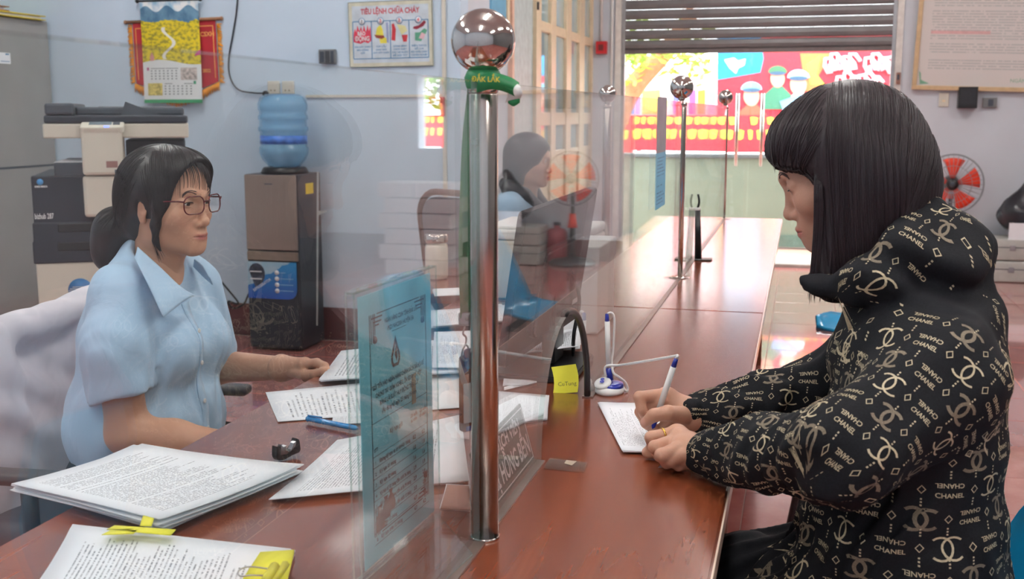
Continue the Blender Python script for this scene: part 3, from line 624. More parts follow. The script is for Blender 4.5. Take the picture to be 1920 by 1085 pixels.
paper('fanned printed pages on the counter left of the blue notice', [(512, 940), (640, 836), (865, 782), (880, 905)], ZP, PR[4], .004, 3, .0016, 9, seed=7, dz=(0, .004, .002, 0))
paper('stamped letter lying behind the blue pen', [(521, 791), (498, 736), (862, 700), (868, 764)], ZP, PR[2], .002)
paper('small stack of pages under the clerk\'s outstretched hand', [(600, 713), (640, 658), (862, 634), (872, 696)], ZP+.001, PR[3], .001, 5, .003, 4, seed=3)
paper('open printed form behind the lanyard badge', [(812, 690), (815, 624), (900, 620), (915, 690)], ZP+.018, PR[2], .002, 2, .0014, 3, seed=4)
paper('pages stacked on the staff side beside the glass jar', [(812, 612), (808, 584), (945, 572), (965, 600)], ZP+.002, PR[1], .001, 8, .003, 6, seed=6)
paper('white pages stacked behind the steel post under the lanyard', [(815, 555), (812, 542), (930, 536), (945, 550)], ZP+.01, M_paper, .001, 2, .004, 2, seed=9)
paper('thick booklet lying at the foot of the steel post', [(826, 952), (838, 908), (880, 910), (882, 955)], ZP, mat('booklet_cover', (150, 108, 92), .5), 0, 6, .004, 2, cat='booklet', seed=8, name='booklet')
paper('papers stacked under the monitor beyond the post', [(940, 668), (950, 640), (1090, 618), (1085, 650)], ZP, PR[3], .002, 9, .005, 6, seed=12)
paper('printed page half under the monitor behind the glass', [(945, 722), (945, 690), (1005, 705), (985, 722)], ZP+.001, PR[0], .001, 2, .0015, 5, seed=13)
paper('printed form behind the green name plate', [(935, 800), (935, 735), (1030, 742), (1025, 786)], ZP, PR[4], .002, 2, .0015, 3, seed=14)
paper('folded slip of paper between the monitor and the form', [(945, 732), (945, 726), (1005, 711), (1007, 717)], ZP+.001, M_paper, .002)
cf = paper('small printed forms under the customer\'s hands', [(1166, 846), (1122, 756), (1226, 758), (1276, 852)], ZP, PR[2], .002, 4, .0009, 3, seed=15)
paper('small printed card under the blue pen', [(622, 795), (624, 781), (690, 775), (690, 792)], ZP+.0012, PR[3], 0, cat='card')
def strip_px(c, z): return sheet_mb(c, z, 0, 4)
yt = thing('sticky_note', 'yellow sticky tabs clipped to the large page stack', 'sticky note', tuple(PZ(265, 990, TZ+.03)))
for c in ([(200, 992), (215, 984), (330, 992), (320, 1003)], [(262, 985), (268, 966), (290, 968), (284, 986)], [(190, 1002), (210, 992), (262, 990), (250, 1000)]): solid(part('tab', M_yellow, yt, strip_px(c, TZ+.031)), .0006)
bc_ = thing('binder_clip', 'yellow folded tab with wire clip on the bottom page stack', 'clip', tuple(PZ(500, 1060, TZ+.02)))
solid(part('tab', M_yellow, bc_, strip_px([(450, 1092), (488, 1034), (552, 1030), (536, 1096)], TZ+.026)), .004)
wq = [tuple(PZ(a, b, TZ+.034)) for a, b in ((505, 1066), (470, 1062), (452, 1066), (446, 1074), (452, 1080), (470, 1078), (505, 1079))]
part('wire_handle', M_brush, bc_, MB().tube(curve_pts(wq, 24), .0009, 6))
part('clip_body', mat('yellow_clip', (206, 200, 60), .4), bc_, MB().tube([tuple(PZ(498, 1090, TZ+.032)), tuple(PZ(515, 1062, TZ+.032))], .006, 8).tube([tuple(PZ(512, 1092, TZ+.028)), tuple(PZ(535, 1058, TZ+.028))], .005, 6))
# blue ballpoint and staple remover
bp = thing('ballpoint_pen', 'translucent blue ballpoint pen lying on the clerk\'s letter', 'pen', tuple(PZ(620, 792, TZ+.006)))
a, b = Vector(PZ(578, 785, TZ+.008)), Vector(PZ(672, 803, TZ+.008)); d = b-a
part('barrel', mat('clear_blue_plastic', (30, 130, 196), .15, coat=.6), bp, MB().tube([a, a+d*.3, a+d*.93, b], [.0048, .0048, .0045, .0015], 12))
part('cap_clip', mat('clear_blue_plastic', (30, 130, 196)), bp, MB().tube([a+Vector((0, 0, .006)), a+d*.28+Vector((0, 0, .007))], .0016, 6).ball(tuple(a), .0052, 10))
part('refill', M_navy, bp, MB().tube([a+d*.35+Vector((0, 0, .001)), b], .0019, 6))
sr = thing('staple_remover', 'black jaw staple remover with steel teeth', 'staple remover', tuple(PZ(537, 862, TZ)))
s0 = Vector(PZ(518, 862, TZ+.004)); s1 = Vector(PZ(566, 846, TZ+.004)); sx_ = (s1-s0).normalized(); sm_ = frame(s0, sx_, (0, 0, 1))
prof = [(0, 0), (.012, -.002), (.028, .001), (.043, .002), (.046, .006), (.044, .022), (.038, .026), (.034, .016), (.020, .007), (.008, .006), (.004, .02), (-.003, .023), (-.004, .006)]
part('grip', M_black, sr, MB().prism(prof, .012, sm_ @ Matrix.Translation((0, 0, -.006)), .001))
part('steel_jaw', M_brush, sr, MB().prism([(.004, .008), (.016, .006), (.022, .009), (.014, .013), (.017, .020), (.010, .019), (.006, .024)], .008, sm_ @ Matrix.Translation((0, 0, -.002))))
part('steel_jaw', M_brush, sr, MB().prism([(.024, .008), (.034, .013), (.037, .022), (.031, .020), (.029, .015)], .008, sm_ @ Matrix.Translation((0, 0, -.002))))
tp_ = thing('tape_piece', 'clear tape stuck to the counter by the pass-through', 'tape', tuple(PZ(1060, 872, TZ)))
part('film', glass('tape_film', (.78, .76, .74), .35, (.5, .45, .4)), tp_, sheet_mb([(1018, 878), (1030, 858), (1102, 866), (1095, 885)], TZ+.0009, 0, 4))
part('torn_corner', mat('torn_tape', (176, 160, 140), .4), tp_, sheet_mb([(1058, 868), (1062, 862), (1082, 864), (1072, 872)], TZ+.0014, 0, 3))
# ---------------------------------------------------------------- monitor behind the glass
mo = thing('monitor', 'black monitor seen from behind through the arched glass', 'monitor', tuple(PZ(1066, 735, TZ)))
Ym = 1.99
bl = Vector(PY(945, 692, Ym)); tl_ = Vector(PY(995, 398, Ym)); tr_ = Vector(PY(1126, 350, 2.44))
mx = (tr_-tl_); mw = mx.length; mh = (tl_-bl).length; mf = frame(bl, mx, tl_-bl)
sgn = 1 if (mf.to_3x3() @ Vector((0, 0, 1))).x > 0 else -1
M_moni = mat('monitor_back', (38, 36, 40), .32, var=.1)
part('screen_case', M_moni, mo, MB().prism(rrect(mw, mh, .012, 5, mw/2, mh/2), .018, mf @ Matrix.Translation((0, 0, -.018 if sgn > 0 else 0)), .002))
part('rear_bulge', M_moni, mo, MB().prism(rrect(mw*.6, mh*.6, .03, 6, mw*.5, mh*.42), .022, mf @ Matrix.Translation((0, 0, 0 if sgn > 0 else -.04)), .006))
part('display', mat('screen_glass', (14, 15, 18), .1), mo, MB().box((.01, .012, -.0195 if sgn > 0 else .0185), (mw-.01, mh-.012, -.0185 if sgn > 0 else .0195), 0, 2, mf))
part('maker_label', M_inkwhite, mo, MB().box((mw*.70, mh*.22, .0225*sgn), (mw*.79, mh*.255, .0232*sgn), 0, 2, mf))
scx, scy = mo.location.x-.02, mo.location.y+.10
mcen = mf @ Vector((mw/2, mh*.4, 0))
part('stand_column', M_black, mo, MB().box((mcen.x-.012, mcen.y-.045, TZ+.015), (mcen.x+.016, mcen.y+.045, mcen.z), .004, 3))
part('stand_base', M_black, mo, MB().prism(rrect(.17, .25, .03, 6, mcen.x-.01, mcen.y-.02), .012, Matrix.Translation((0, 0, TZ+.001)), .003))
part('cable', M_black, mo, MB().tube(curve_pts([(mcen.x+.03, mcen.y+.05, TZ+.2), (mcen.x+.05, mcen.y+.04, TZ+.14), (mcen.x+.045, mcen.y+.01, TZ+.07), (mcen.x+.04, mcen.y+.03, TZ+.02)], 20), .004, 8))
sn = thing('sticky_note', 'yellow handwritten sticky note standing at the pass-through', 'sticky note', tuple(PZ(1060, 736, TZ)))
sq = [Vector(PY(1037, 738, 1.99)), Vector(PY(1083, 735, 2.0)), Vector(PY(1079, 682, 2.03)), Vector(PY(1033, 688, 2.02))]
part('note', M_yellow, sn, MB().grid(lambda u, v: tuple((sq[0]*(1-u)+sq[1]*u)*(1-v)+(sq[3]*(1-u)+sq[2]*u)*v+Vector((.004*math.sin(3*v), 0, 0))), 6, 6)); 
part('handwriting', M_inkdark, sn, text('CuTung', .011, frame(sq[0]*.5+sq[1]*.5+Vector((.004, -.003, .019)), sq[1]-sq[0], (0, .3, 1)), bold=-.0001))
# boxes behind the glass
bx = thing('pale_box', 'plain white box set where a pale patch shows behind the monitor', 'box', (-.55, 2.7, TZ))  # solid box built for a whitish patch behind the glass
part('body', M_white, bx, MB().box((-.66, 2.56, TZ+.001), (-.46, 2.80, TZ+.205), .004, 2)); part('lid', M_white, bx, MB().box((-.664, 2.556, TZ+.165), (-.456, 2.804, TZ+.215), .004, 2))
pn = thing('small_printer', 'white desktop printer with a blue label behind the post', 'printer', (-.74, 3.15, TZ))
part('body', M_ivory, pn, MB().box((-.90, 3.0, TZ+.001), (-.58, 3.35, TZ+.17), .008, 3)); part('lid', M_white, pn, MB().box((-.90, 3.0, TZ+.172), (-.58, 3.35, TZ+.20), .008, 3))
part('paper_tray', M_white, pn, MB().box((-.87, 3.03, TZ+.20), (-.62, 3.3, TZ+.212), .003, 1))
lx = PY(971, 518, 3.0); part('label_sticker', mat('blue_label', (70, 130, 200), .5), pn, MB().box((lx[0]-.018, 2.997, lx[2]+.012), (lx[0]+.012, 2.999, lx[2]+.035))); part('label_text', printed('label_print', rows=14, seed=3), pn, MB().box((lx[0]-.018, 2.997, lx[2]-.045), (lx[0]+.012, 2.999, lx[2]+.012)))
# staff side desk with a jar
sd = thing('side_desk', 'brown wooden side desk on the staff side carrying the jar', 'desk', (-1.08, 3.3, 0))
part('top', M_wood, sd, MB().box((-1.22, 3.05, TZ-.03), (-.945, 3.60, TZ), .003, 1))
for x, y in ((-1.18, 3.1), (-1.18, 3.55), (-1.0, 3.1), (-1.0, 3.55)): part('leg', M_black2, sd, MB().box((x-.02, y-.02, 0), (x+.02, y+.02, TZ-.03)))
jb = PZ(819, 522, TZ); jr = thing('glass_jar', 'glass jar of white powder with a silver lid', 'jar', tuple(jb))
MB().lathe([(.030, 0), (.036, .004), (.0375, .012), (.0375, .10), (.034, .112), (.031, .118)], 24).build('jar_body', mat('milky_jar', (222, 214, 200), .15, var=.04, coat=.8), jr, False)
MB().lathe([(.036, .118), (.038, .121), (.038, .142), (.035, .146)], 24).build('lid', M_steel, jr, False)
# ---------------------------------------------------------------- desk pens
ds = thing('desk_pen_stand', 'white and blue desk pen stand with a corded pen upright', 'pen stand', tuple(PZ(1143, 735, TZ)))
o_ = ds.location.copy()
Me = Matrix.Translation(o_) @ Matrix.Diagonal((1.0, 1.25, 1, 1))
part('base', M_white, ds, MB().lathe([(.026, 0), (.028, .003), (.027, .010), (.020, .0135)], 28, Me))
part('blue_top', M_navy, ds, MB().lathe([(.024, .011), (.022, .017), (.012, .020), (.0, .0205)], 28, Me @ Matrix.Translation((.003, .003, 0))))
part('badge', M_white, ds, MB().lathe([(.0165, .0), (.0165, .003), (.012, .0048), (0, .005)], 24, Matrix.Translation(o_+Vector((-.011, -.012, .0185))) @ Matrix.Rotation(R(28), 4, 'X') @ Matrix.Rotation(R(-8), 4, 'Y')))
part('badge_mark', M_navy, ds, text('S', .014, Matrix.Translation(o_+Vector((-.012, -.0155, .0245))) @ Matrix.Rotation(R(35), 4, 'X'), bold=.0012, mb=text('SHINING', .0045, Matrix.Translation(o_+Vector((-.012, -.0235, .0195))) @ Matrix.Rotation(R(35), 4, 'X'))) if False else text('S', .015, Matrix.Translation(o_+Vector((-.012, -.0155, .0255))) @ Matrix.Rotation(R(35), 4, 'X'), bold=.0012))
yp = o_.y+.004
part('stem', M_navy, ds, MB().tube([tuple(PY(1143, 712, yp)), tuple(PY(1141, 690, yp))], [.0075, .0058], 12))
pb, pt = PY(1141, 683, yp), PY(1138, 588, yp)
part('pen_barrel', M_white, ds, MB().tube([tuple(pb), tuple(PY(1138.5, 602, yp))], .0050, 14)); part('pen_cap', M_navy, ds, MB().tube([tuple(PY(1138.5, 602, yp)), tuple(pt)], [.0044, .0032], 12))
part('cord', M_white, ds, MB().tube(curve_pts([tuple(PY(a, b, yp+c)) for a, b, c in ((1139, 588, 0), (1145, 586, .004), (1151, 592, .006), (1152, 610, .006), (1150, 650, .006), (1147, 680, .004), (1150, 698, -.006), (1160, 706, -.008), (1172, 716, 0), (1177, 728, .004), (1174, 733, 0), (1166, 722, 0))], 60), .0023, 8))
bs = thing('black_desk_pen', 'dark desk pen standing in a flat holder on the far counter', 'pen', tuple(PZ(1309, 487, TZ)))
q = bs.location.copy()
part('holder', M_black, bs, MB().box((q.x-.012, q.y-.03, TZ+.0005), (q.x+.05, q.y+.03, TZ+.006), .002, 1))
part('barrel', M_black, bs, MB().tube([(q.x, q.y, TZ+.005), tuple(PY(1308, 392, q.y))], [.013, .010], 12)); part('ring', M_white, bs, MB().tube([tuple(PY(1308, 394, q.y)), tuple(PY(1308, 389, q.y))], .0108, 12))
part('cord', M_black, bs, MB().tube(curve_pts([tuple(PY(1308, 390, q.y)), tuple(PY(1311, 378, q.y)), tuple(PY(1309, 364, q.y))], 10), .004, 8))
hd = thing('hung_notice', 'blue and grey notice sheet stuck on the glass before the middle post', 'notice', (XG-.006, 3.31, 1.1))
ya, yb2 = PX(1229, 200, XG)[1], PX(1247, 200, XG)[1]; zt_, zm_, zb_ = PX(1238, 182, XG)[2], PX(1238, 285, XG)[2], PX(1238, 386, XG)[2]
def hsheet(z0, z1): return MB().grid(lambda u, v: (XG+.0052, ya+(yb2-ya)*u, z0+(z1-z0)*v), 3, 3)
part('upper_sheet', mat('grey_sheet', (150, 150, 162), .5), hd, hsheet(zm_, zt_)); part('lower_sheet', printed('blue_hung_sheet', (120, 190, 220), (70, 100, 150), 16, seed=9), hd, hsheet(zb_, zm_))
# ================================================================ things along the pale blue wall
def wp(x, y, d=0.0): q = PY(x, y, WB); return Vector((q[0], WB-d, q[2]))
def wrect(x0, y0, x1, y1): a, b = wp(x0, y0), wp(x1, y1); return a.x, b.x, b.z, a.z       # X0, X1, Zlow, Zhigh
def on_wall(x, z, d=.0): return frame((x, WB-d, z), (1, 0, 0), (0, 0, 1))
# fire instruction poster
X0, X1, Z0, Z1 = wrect(655, 5, 814, 125)
po = thing('fire_poster', 'fire fighting instruction board with four picture columns', 'poster', ((X0+X1)/2, WB-.01, Z0))
PW, PH = X1-X0, Z1-Z0; pf_ = on_wall(X0, Z0, .012) @ Matrix.Rotation(R(.6), 4, 'Z')
part('board', mat('board_cream', (205, 205, 186), .4), po, MB().box((0, 0, -.010), (PW, PH, 0), .002, 1, pf_))
part('field', mat('board_field', (198, 210, 218), .45), po, MB().box((.022, .022, 0), (PW-.022, PH-.022, .001), 0, 2, pf_))
part('edge', mat('board_edge', (120, 126, 112), .5), po, MB().box((0, 0, -.001), (PW, .003, .0015), 0, 2, pf_).box((0, PH-.003, -.001), (PW, PH, .0015), 0, 2, pf_).box((0, 0, -.001), (.003, PH, .0015), 0, 2, pf_).box((PW-.003, 0, -.001), (PW, PH, .0015), 0, 2, pf_))
part('title', M_inkred, po, text('TIÊU LỆNH CHỮA CHÁY', .04, pf_ @ Matrix.Translation((PW*.5, PH*.845, .001)), bold=.0012, fitw=PW*.70))
cw = (PW-.05)/4; bl_ = MB()
def bar(x0, y0, x1, y1, mb): return mb.box((x0, y0, .001), (x1, y1, .0022), 0, 2, pf_)
for k in range(5): bar(.025+k*cw-.0022, .045, .025+k*cw+.0022, PH*.70, bl_)
bar(.025, .043, PW-.025, .0475, bl_); bar(.025, PH*.70-.002, PW-.025, PH*.70+.0025, bl_); part('column_lines', M_inkblue, po, bl_)
caps = (('KHI XẢY CHÁY', 'BÁO ĐỘNG', 'GẤP'), ('CÚP CẦU', 'DAO NƠI', 'NƠI XẢY CHÁY'), ('DÙNG BÌNH', 'CHỮA CHÁY', 'CÁT VÀ NƯỚC', 'ĐỂ DẬP TẮT'), ('ĐIỆN THOẠI', 'SỐ 114', 'ĐỘI CHỮA CHÁY', 'CHUYÊN NGHIỆP'))
for k in range(4):
    cx = .025+(k+.5)*cw; mk = pf_ @ Matrix.Translation((cx, PH*.70, .0022))
    part('number_disc', M_inkblue, po, MB().lathe([(.019, 0), (.019, .001), (0, .001)], 20, mk)); part('number_face', M_paper, po, MB().lathe([(.0155, .001), (.0155, .0016), (0, .0016)], 20, mk))
    part('number', M_inkdark if k == 0 else M_inkred, po, text(str(k+1), .026, mk @ Matrix.Translation((0, 0, .002)), bold=.001))
    for j, s in enumerate(caps[k]): part('caption', M_inkblue, po, text(s, .0125, pf_ @ Matrix.Translation((cx, PH*.31-j*.0165, .001)), bold=.0004, fitw=min(cw*.86, .0085*len(s))))
def shape(pts, m, k, name='picture', z=.0012):
    cx = .025+(k+.5)*cw; return part(name, m, po, MB().add([(cx+a*cw, PH*.36+b*PH*.30, z) for a, b in pts], [tuple(range(len(pts)))], False, pf_))
fl = [(-.48, .1), (-.46, .55), (-.38, .8), (-.33, .6), (-.25, .95), (-.15, .65), (-.05, .9), (.02, .6), (.1, .95), (.2, .6), (.3, .98), (.36, .65), (.45, .9), (.48, .15), (.3, .02), (.1, .1), (-.1, 0), (-.3, .05)]
shape(fl, mat('flame_red', (206, 60, 84), .6), 0)
part('lettering', M_inkwhite, po, text('BÁO', .028, pf_ @ Matrix.Translation((.025+.46*cw, PH*.36+.155*PH, .0022)), bold=.001, fitw=cw*.42)); part('lettering', M_inkwhite, po, text('ĐỘNG', .034, pf_ @ Matrix.Translation((.025+.5*cw, PH*.36+.075*PH, .0022)), bold=.001, fitw=cw*.78))
shape([(-.3, .4), (-.2, .8), (0, .95), (.1, .7), (.15, .35), (.35, .2), (.3, 0), (-.05, .0), (-.1, .3)], mat('pic_yellow', (226, 214, 80), .6), 1)
shape([(-.36, .45), (-.1, .42), (.15, .4), (.2, .3), (.05, .22), (-.25, .28)], mat('pic_brown', (140, 60, 40), .6), 1, z=.0018); shape([(.3, .05), (.42, 0), (.4, 1.05), (.28, 1.05)], mat('pic_lilac', (150, 160, 196), .6), 1, z=.0018)
shape([(-.45, .15), (-.25, .1), (-.2, .7), (-.3, 1.0), (-.42, .95), (-.4, .7)], mat('pic_red', (190, 50, 60), .6), 2); shape([(-.15, .95), (.3, .85), (.4, .6), (.1, .4)], mat('pic_cream', (216, 216, 160), .6), 2); shape([(.1, .4), (.42, .4), (.36, .05), (.18, .05)], mat('pic_red', (190, 50, 60)), 2, z=.0018)
shape([(-.2, .1), (.1, .05), (.3, .3), (.45, .6), (.3, .7), (.05, .5), (-.2, .5)], mat('pic_green', (90, 160, 130), .6), 3); shape([(-.3, .7), (-.1, .65), (.25, .8), (.4, 1.0), (.3, 1.1), (.0, .85), (-.25, .8)], mat('pic_maroon', (140, 40, 60), .6), 3, z=.0018); shape([(.0, .2), (.25, .15), (.35, .4), (.15, .5)], mat('pic_pink', (220, 180, 190), .6), 3, z=.0018)
# red pennant and calendar
X0, X1, Z0, Z1 = wrect(243, 42, 421, 172)
pe = thing('pennant', 'red pennant with orange fringe hanging behind the calendar', 'pennant', ((X0+X1)/2, WB-.01, Z0)); pw, ph = X1-X0, Z1-Z0; pf2 = on_wall(X0, Z0, .006) @ Matrix.Rotation(R(.8), 4, 'Z')
part('cloth', mat('red_velvet', (176, 30, 44), .7, sheen=.3), pe, MB().prism([(.03, ph), (pw-.03, ph), (pw-.03, .05), (pw*.5, -.04), (.03, .05)], .003, pf2))
fg = MB(); rr = random.Random(2)
pth = [(.022, ph-.02), (.022, .05), (pw*.25, .0), (pw*.5, -.045), (pw*.75, .0), (pw-.022, .05), (pw-.022, ph-.02)]
for i in range(6):
    a, b = Vector(pth[i]+(0,)), Vector(pth[i+1]+(0,)); n = int((b-a).length/.008)
    for k in range(n):
        p = a.lerp(b, k/n); side = Vector((-1, -.1, 0)) if i == 0 else Vector((1, -.1, 0)) if i == 5 else Vector((0, -1, 0)); L = .028 if i in (0, 5) else .045
        fg.tube([p, p+side*L*.5+Vector((0, rr.uniform(-.006, .006), .004)), p+side*L+Vector((rr.uniform(-.004, .004), rr.uniform(-.012, .004), .002))], [.005, .0045, .002], 4, pf2)
part('fringe', mat('orange_fringe', (238, 160, 50), .6, var=.2), pe, fg, kind='stuff')
part('gold_line', M_goldp if False else mat('gold_line', (232, 170, 90), .5), pe, MB().box((.045, .07, .003), (.05, ph-.035, .004), 0, 2, pf2).box((pw-.05, .07, .003), (pw-.045, ph-.035, .004), 0, 2, pf2).box((.045, ph-.04, .003), (pw-.045, ph-.035, .004), 0, 2, pf2))
part('hanging_rod', mat('rod_wood', (150, 110, 80), .5), pe, MB().tube([(-.01, ph, .008), (pw+.01, ph, .008)], .009, 8, pf2).ball(tuple(pf2 @ Vector((-.012, ph, .008))), .012, 8).ball(tuple(pf2 @ Vector((pw+.012, ph, .008))), .012, 8))
part('lettering', mat('gold_line', (232, 170, 90)), pe, text('CSXH', .035, pf2 @ Matrix.Translation((pw-.04, ph*.79, .003)), 'RIGHT', .001))
part('lettering', mat('gold_line', (232, 170, 90)), pe, text('2022', .026, pf2 @ Matrix.Translation((pw-.075, ph*.28, .003)), 'RIGHT', .001))
X0, X1, Z0, Z1 = wrect(267, 3, 388, 193)
ca = thing('wall_calendar', 'wall calendar with a yellow valley landscape over two months', 'calendar', ((X0+X1)/2, WB-.02, Z0)); cw_, ch_ = X1-X0, Z1-Z0
def calp(u, v, d=0):   # curled sheet over the pennant
    return Vector((X0+cw_*(u*.97+.03*(1-v)+.0), WB-.03-.012*math.sin(math.pi*u)*(1-v)-.02*(1-v)**2-d, Z0+ch_*v))
t = NT('calendar_page'); uv = t.n('ShaderNodeTexCoord').outputs['UV']; sp = t.n('ShaderNodeSeparateXYZ'); t.l(uv, sp.inputs[0]); u_, v_ = sp.outputs[0], sp.outputs[1]
nz1 = t.noise(14, 5, uv, (1, 2.2, 1)); nz2 = t.noise(6, 4, uv)
fld = t.mix(t.ramp(nz1, .45, .62), lin(226, 206, 40), lin(150, 140, 50)); sky = t.mix(t.ramp(nz2, .4, .6), lin(150, 190, 214), lin(236, 240, 240)); mtn = t.mix(t.ramp(nz2, .4, .65), lin(70, 110, 140), lin(110, 150, 176))
ridge = t.m('ADD', .92, t.m('MULTIPLY', t.m('SINE', t.m('MULTIPLY', u_, 17)), .03)); edge = t.m('ADD', .80, t.m('MULTIPLY', t.m('SUBTRACT', nz2, .5), .12))
c_ = t.mix(t.m('GREATER_THAN', v_, ridge), mtn, sky); c_ = t.mix(t.m('LESS_THAN', v_, edge), c_, fld)
rx = t.m('ADD', .47, t.m('MULTIPLY', t.m('SINE', t.m('MULTIPLY', v_, 24)), .09)); rv = t.m('MULTIPLY', t.m('LESS_THAN', t.m('ABSOLUTE', t.m('SUBTRACT', u_, rx)), .03), t.m('MULTIPLY', t.m('GREATER_THAN', v_, .43), t.m('LESS_THAN', v_, .74))); c_ = t.mix(rv, c_, lin(238, 238, 230))
low = t.m('ADD', .40, t.m('MULTIPLY', t.m('SINE', t.m('MULTIPLY', u_, 5.2)), .025)); c_ = t.mix(t.m('LESS_THAN', v_, low), c_, lin(232, 236, 236)); c_ = t.mix(t.m('LESS_THAN', v_, .035), c_, lin(60, 150, 100)); t.set(color=c_, rough=.35)
part('page', t.mat, ca, MB().grid(lambda u, v: tuple(calp(u, v)), 16, 20))
part('top_bar', M_black, ca, MB().tube([tuple(calp(-.03, 1.0)), tuple(calp(1.03, 1.0))], .006, 8).ball(tuple(calp(-.04, 1)), .012, 8).ball(tuple(calp(1.04, 1)), .012, 8))
dg = MB()
for bx0, by0, nc, nr in ((.14, .31, 7, 4), (.38, .16, 7, 4)):
    for i in range(nc):
        for j in range(nr):
            u, v = bx0+i*.072, by0-j*.026; P = [calp(u, v, .002), calp(u+.028, v, .002), calp(u+.028, v+.012, .002), calp(u, v+.012, .002)]; dg.quad(*[tuple(p) for p in P])
    P = [calp(bx0, by0+.026, .002), calp(bx0+.48, by0+.026, .002), calp(bx0+.48, by0+.033, .002), calp(bx0, by0+.033, .002)]; dg.quad(*[tuple(p) for p in P])
part('date_grid', mat('grey_ink', (130, 140, 140), .6), ca, dg)
for nm, u0, u1, v0, v1, c1 in (('sketch', .66, .93, .225, .345, (196, 186, 180)), ('sketch', .08, .34, .075, .195, (206, 190, 110)), ('month_mark', .07, .11, .32, .35, (170, 90, 130)), ('month_mark', .87, .91, .185, .215, (70, 160, 120))):
    part(nm, mat('sk%d%d' % (c1[0], c1[2]), c1, .6, var=.5, scale=60), ca, MB().quad(*[tuple(calp(a, b, .002)) for a, b in ((u0, v0), (u1, v0), (u1, v1), (u0, v1))]))
part('drop_mark', mat('drop_pink', (214, 150, 150), .6), ca, MB().add([tuple(calp(.17+a, .44+b, .002)) for a, b in ((0, .06), (.04, .01), (.03, -.025), (-.03, -.025), (-.04, .01))], [(0, 1, 2, 3, 4)]))
part('ribbon_stripe', mat('mag', (206, 60, 140), .6), ca, MB().quad(*[tuple(calp(a, b, .002)) for a, b in ((.9, .46), (1.0, .47), (1.0, .52), (.93, .49))]))
# switch, sockets, alarm, conduit, wires
def wallbox(name, label, cat, px, m, d=.03, parts=(), wall=WB, group=None):
    a, b = PY(px[0], px[1], wall), PY(px[2], px[3], wall); th = thing(name, label, cat, ((a[0]+b[0])/2, wall-d/2, min(a[2], b[2])), 0, group)
    part('body', m, th, MB().box((a[0], wall-d, b[2]), (b[0], wall-.0005, a[2]), .004, 2))
    for nm, mm, q in parts:
        c, e = PY(q[0], q[1], wall), PY(q[2], q[3], wall); part(nm, mm, th, MB().box((c[0], wall-d-.004, e[2]), (e[0], wall-d+.001, c[2]), .001, 1))
    return th
wallbox('light_switch', 'dark grey switch block on the wall left of the fire board', 'switch', (601, 93, 632, 120), mat('switch_grey', (112, 114, 116), .4), .03, (('rocker', M_dgrey, (604, 97, 612, 117)), ('rocker', mat('rocker_dark', (60, 62, 66), .4), (614, 96, 622, 118)), ('rocker', M_dgrey, (624, 96, 630, 118))))
for x, lb in ((503, 'left'), (530, 'right')):
    wallbox('wall_socket', 'ivory wall socket above the water bottle, the %s one' % lb, 'socket', (x, 152, x+23, 176), M_ivory, .014, (('outlet', mat('outlet_shadow', (150, 140, 120), .5), (x+6, 168, x+9, 171)), ('outlet', mat('outlet_shadow', (150, 140, 120), .5), (x+13, 168, x+16, 171))), group='sockets over the dispenser')
wallbox('fire_alarm', 'red fire alarm call box on the pale wall', 'alarm', (808, 182, 836, 217), M_red, .04, (('button_plate', mat('alarm_dark', (120, 40, 44), .4), (814, 192, 830, 207)),))
cd_ = thing('cable_trunking', 'ivory cable duct running along the wall and up the corner', 'cable duct', tuple(wp(700, 180)))
part('run', M_ivory, cd_, MB().box((wp(575, 180).x, WB-.012, wp(575, 183).z), (wp(832, 180).x, WB-.0005, wp(575, 178).z))); part('riser', M_ivory, cd_, MB().box((wp(829, 0).x, WB-.014, .19), (wp(836, 0).x, WB-.0005, ZC)))
wi = thing('hanging_wire', 'thin black wire hanging down the wall to the sockets', 'wire', tuple(wp(432, 120)))
part('wire', M_black, wi, MB().tube(curve_pts([wp(452, -120, .01), wp(447, 0, .01), wp(440, 55, .01), wp(431, 110, .012), wp(434, 145, .015), wp(450, 168, .02), wp(478, 174, .02), wp(498, 175, .02)], 40), .0045, 6)); part('plug', M_black, wi, MB().ball(tuple(wp(501, 176, .02)), .018, 8, (1.2, .7, 1)))
# ---------------------------------------------------------------- water dispenser
dx0, dx1, dy0, dy1, dz = -2.915, -2.605, 5.37, 5.68, .967
wd = thing('water_dispenser', 'black water dispenser with bronze front standing against the wall', 'dispenser', ((dx0+dx1)/2, 5.52, 0))
def dp_(x, y): q = PY(x, y, dy0); return q[0], q[2]
part('cabinet', mat('dispenser_black', (36, 40, 48), .4, var=.2, scale=8), wd, MB().box((dx0, dy0+.012, .01), (dx1, dy1, dz), .008, 2))
M_bronze = mat('bronze_panel', (150, 134, 124), .28, .4, var=.06, scale=3); dw = dx1-dx0
def fp(name, m, z0, z1, a=0.004, d=.0, **k): return part(name, m, wd, MB().box((dx0+a, dy0-d, z0), (dx1-a, dy0+.014, z1), .004, 2), **k)
zz = lambda y: PY(515, y, dy0)[2]
fp('upper_door', M_bronze, zz(469), zz(328)); fp('lower_band', mat('bronze_band', (142, 128, 114), .3, .4), zz(489), zz(472)); bot = fp('base_door', mat('dispenser_black', (36, 40, 48)), .03, zz(492))
part('maker_mark', M_dgrey, wd, MB().box((-2.79, dy0-.002, zz(346)), (-2.745, dy0+.001, zz(344)), 0))
pz0, pz1 = zz(560), zz(491); px0, px1 = dx0+.006, dx1-.012; df = frame((px0, dy0-.001, pz0), (1, 0, 0), (0, 0, 1)); dW, dH = px1-px0, pz1-pz0
t = NT('dispenser_picture'); tcn = t.n('ShaderNodeTexCoord').outputs['Generated']; sp = t.n('ShaderNodeSeparateXYZ'); t.l(tcn, sp.inputs[0]); nn_ = t.noise(5, 4, tcn)
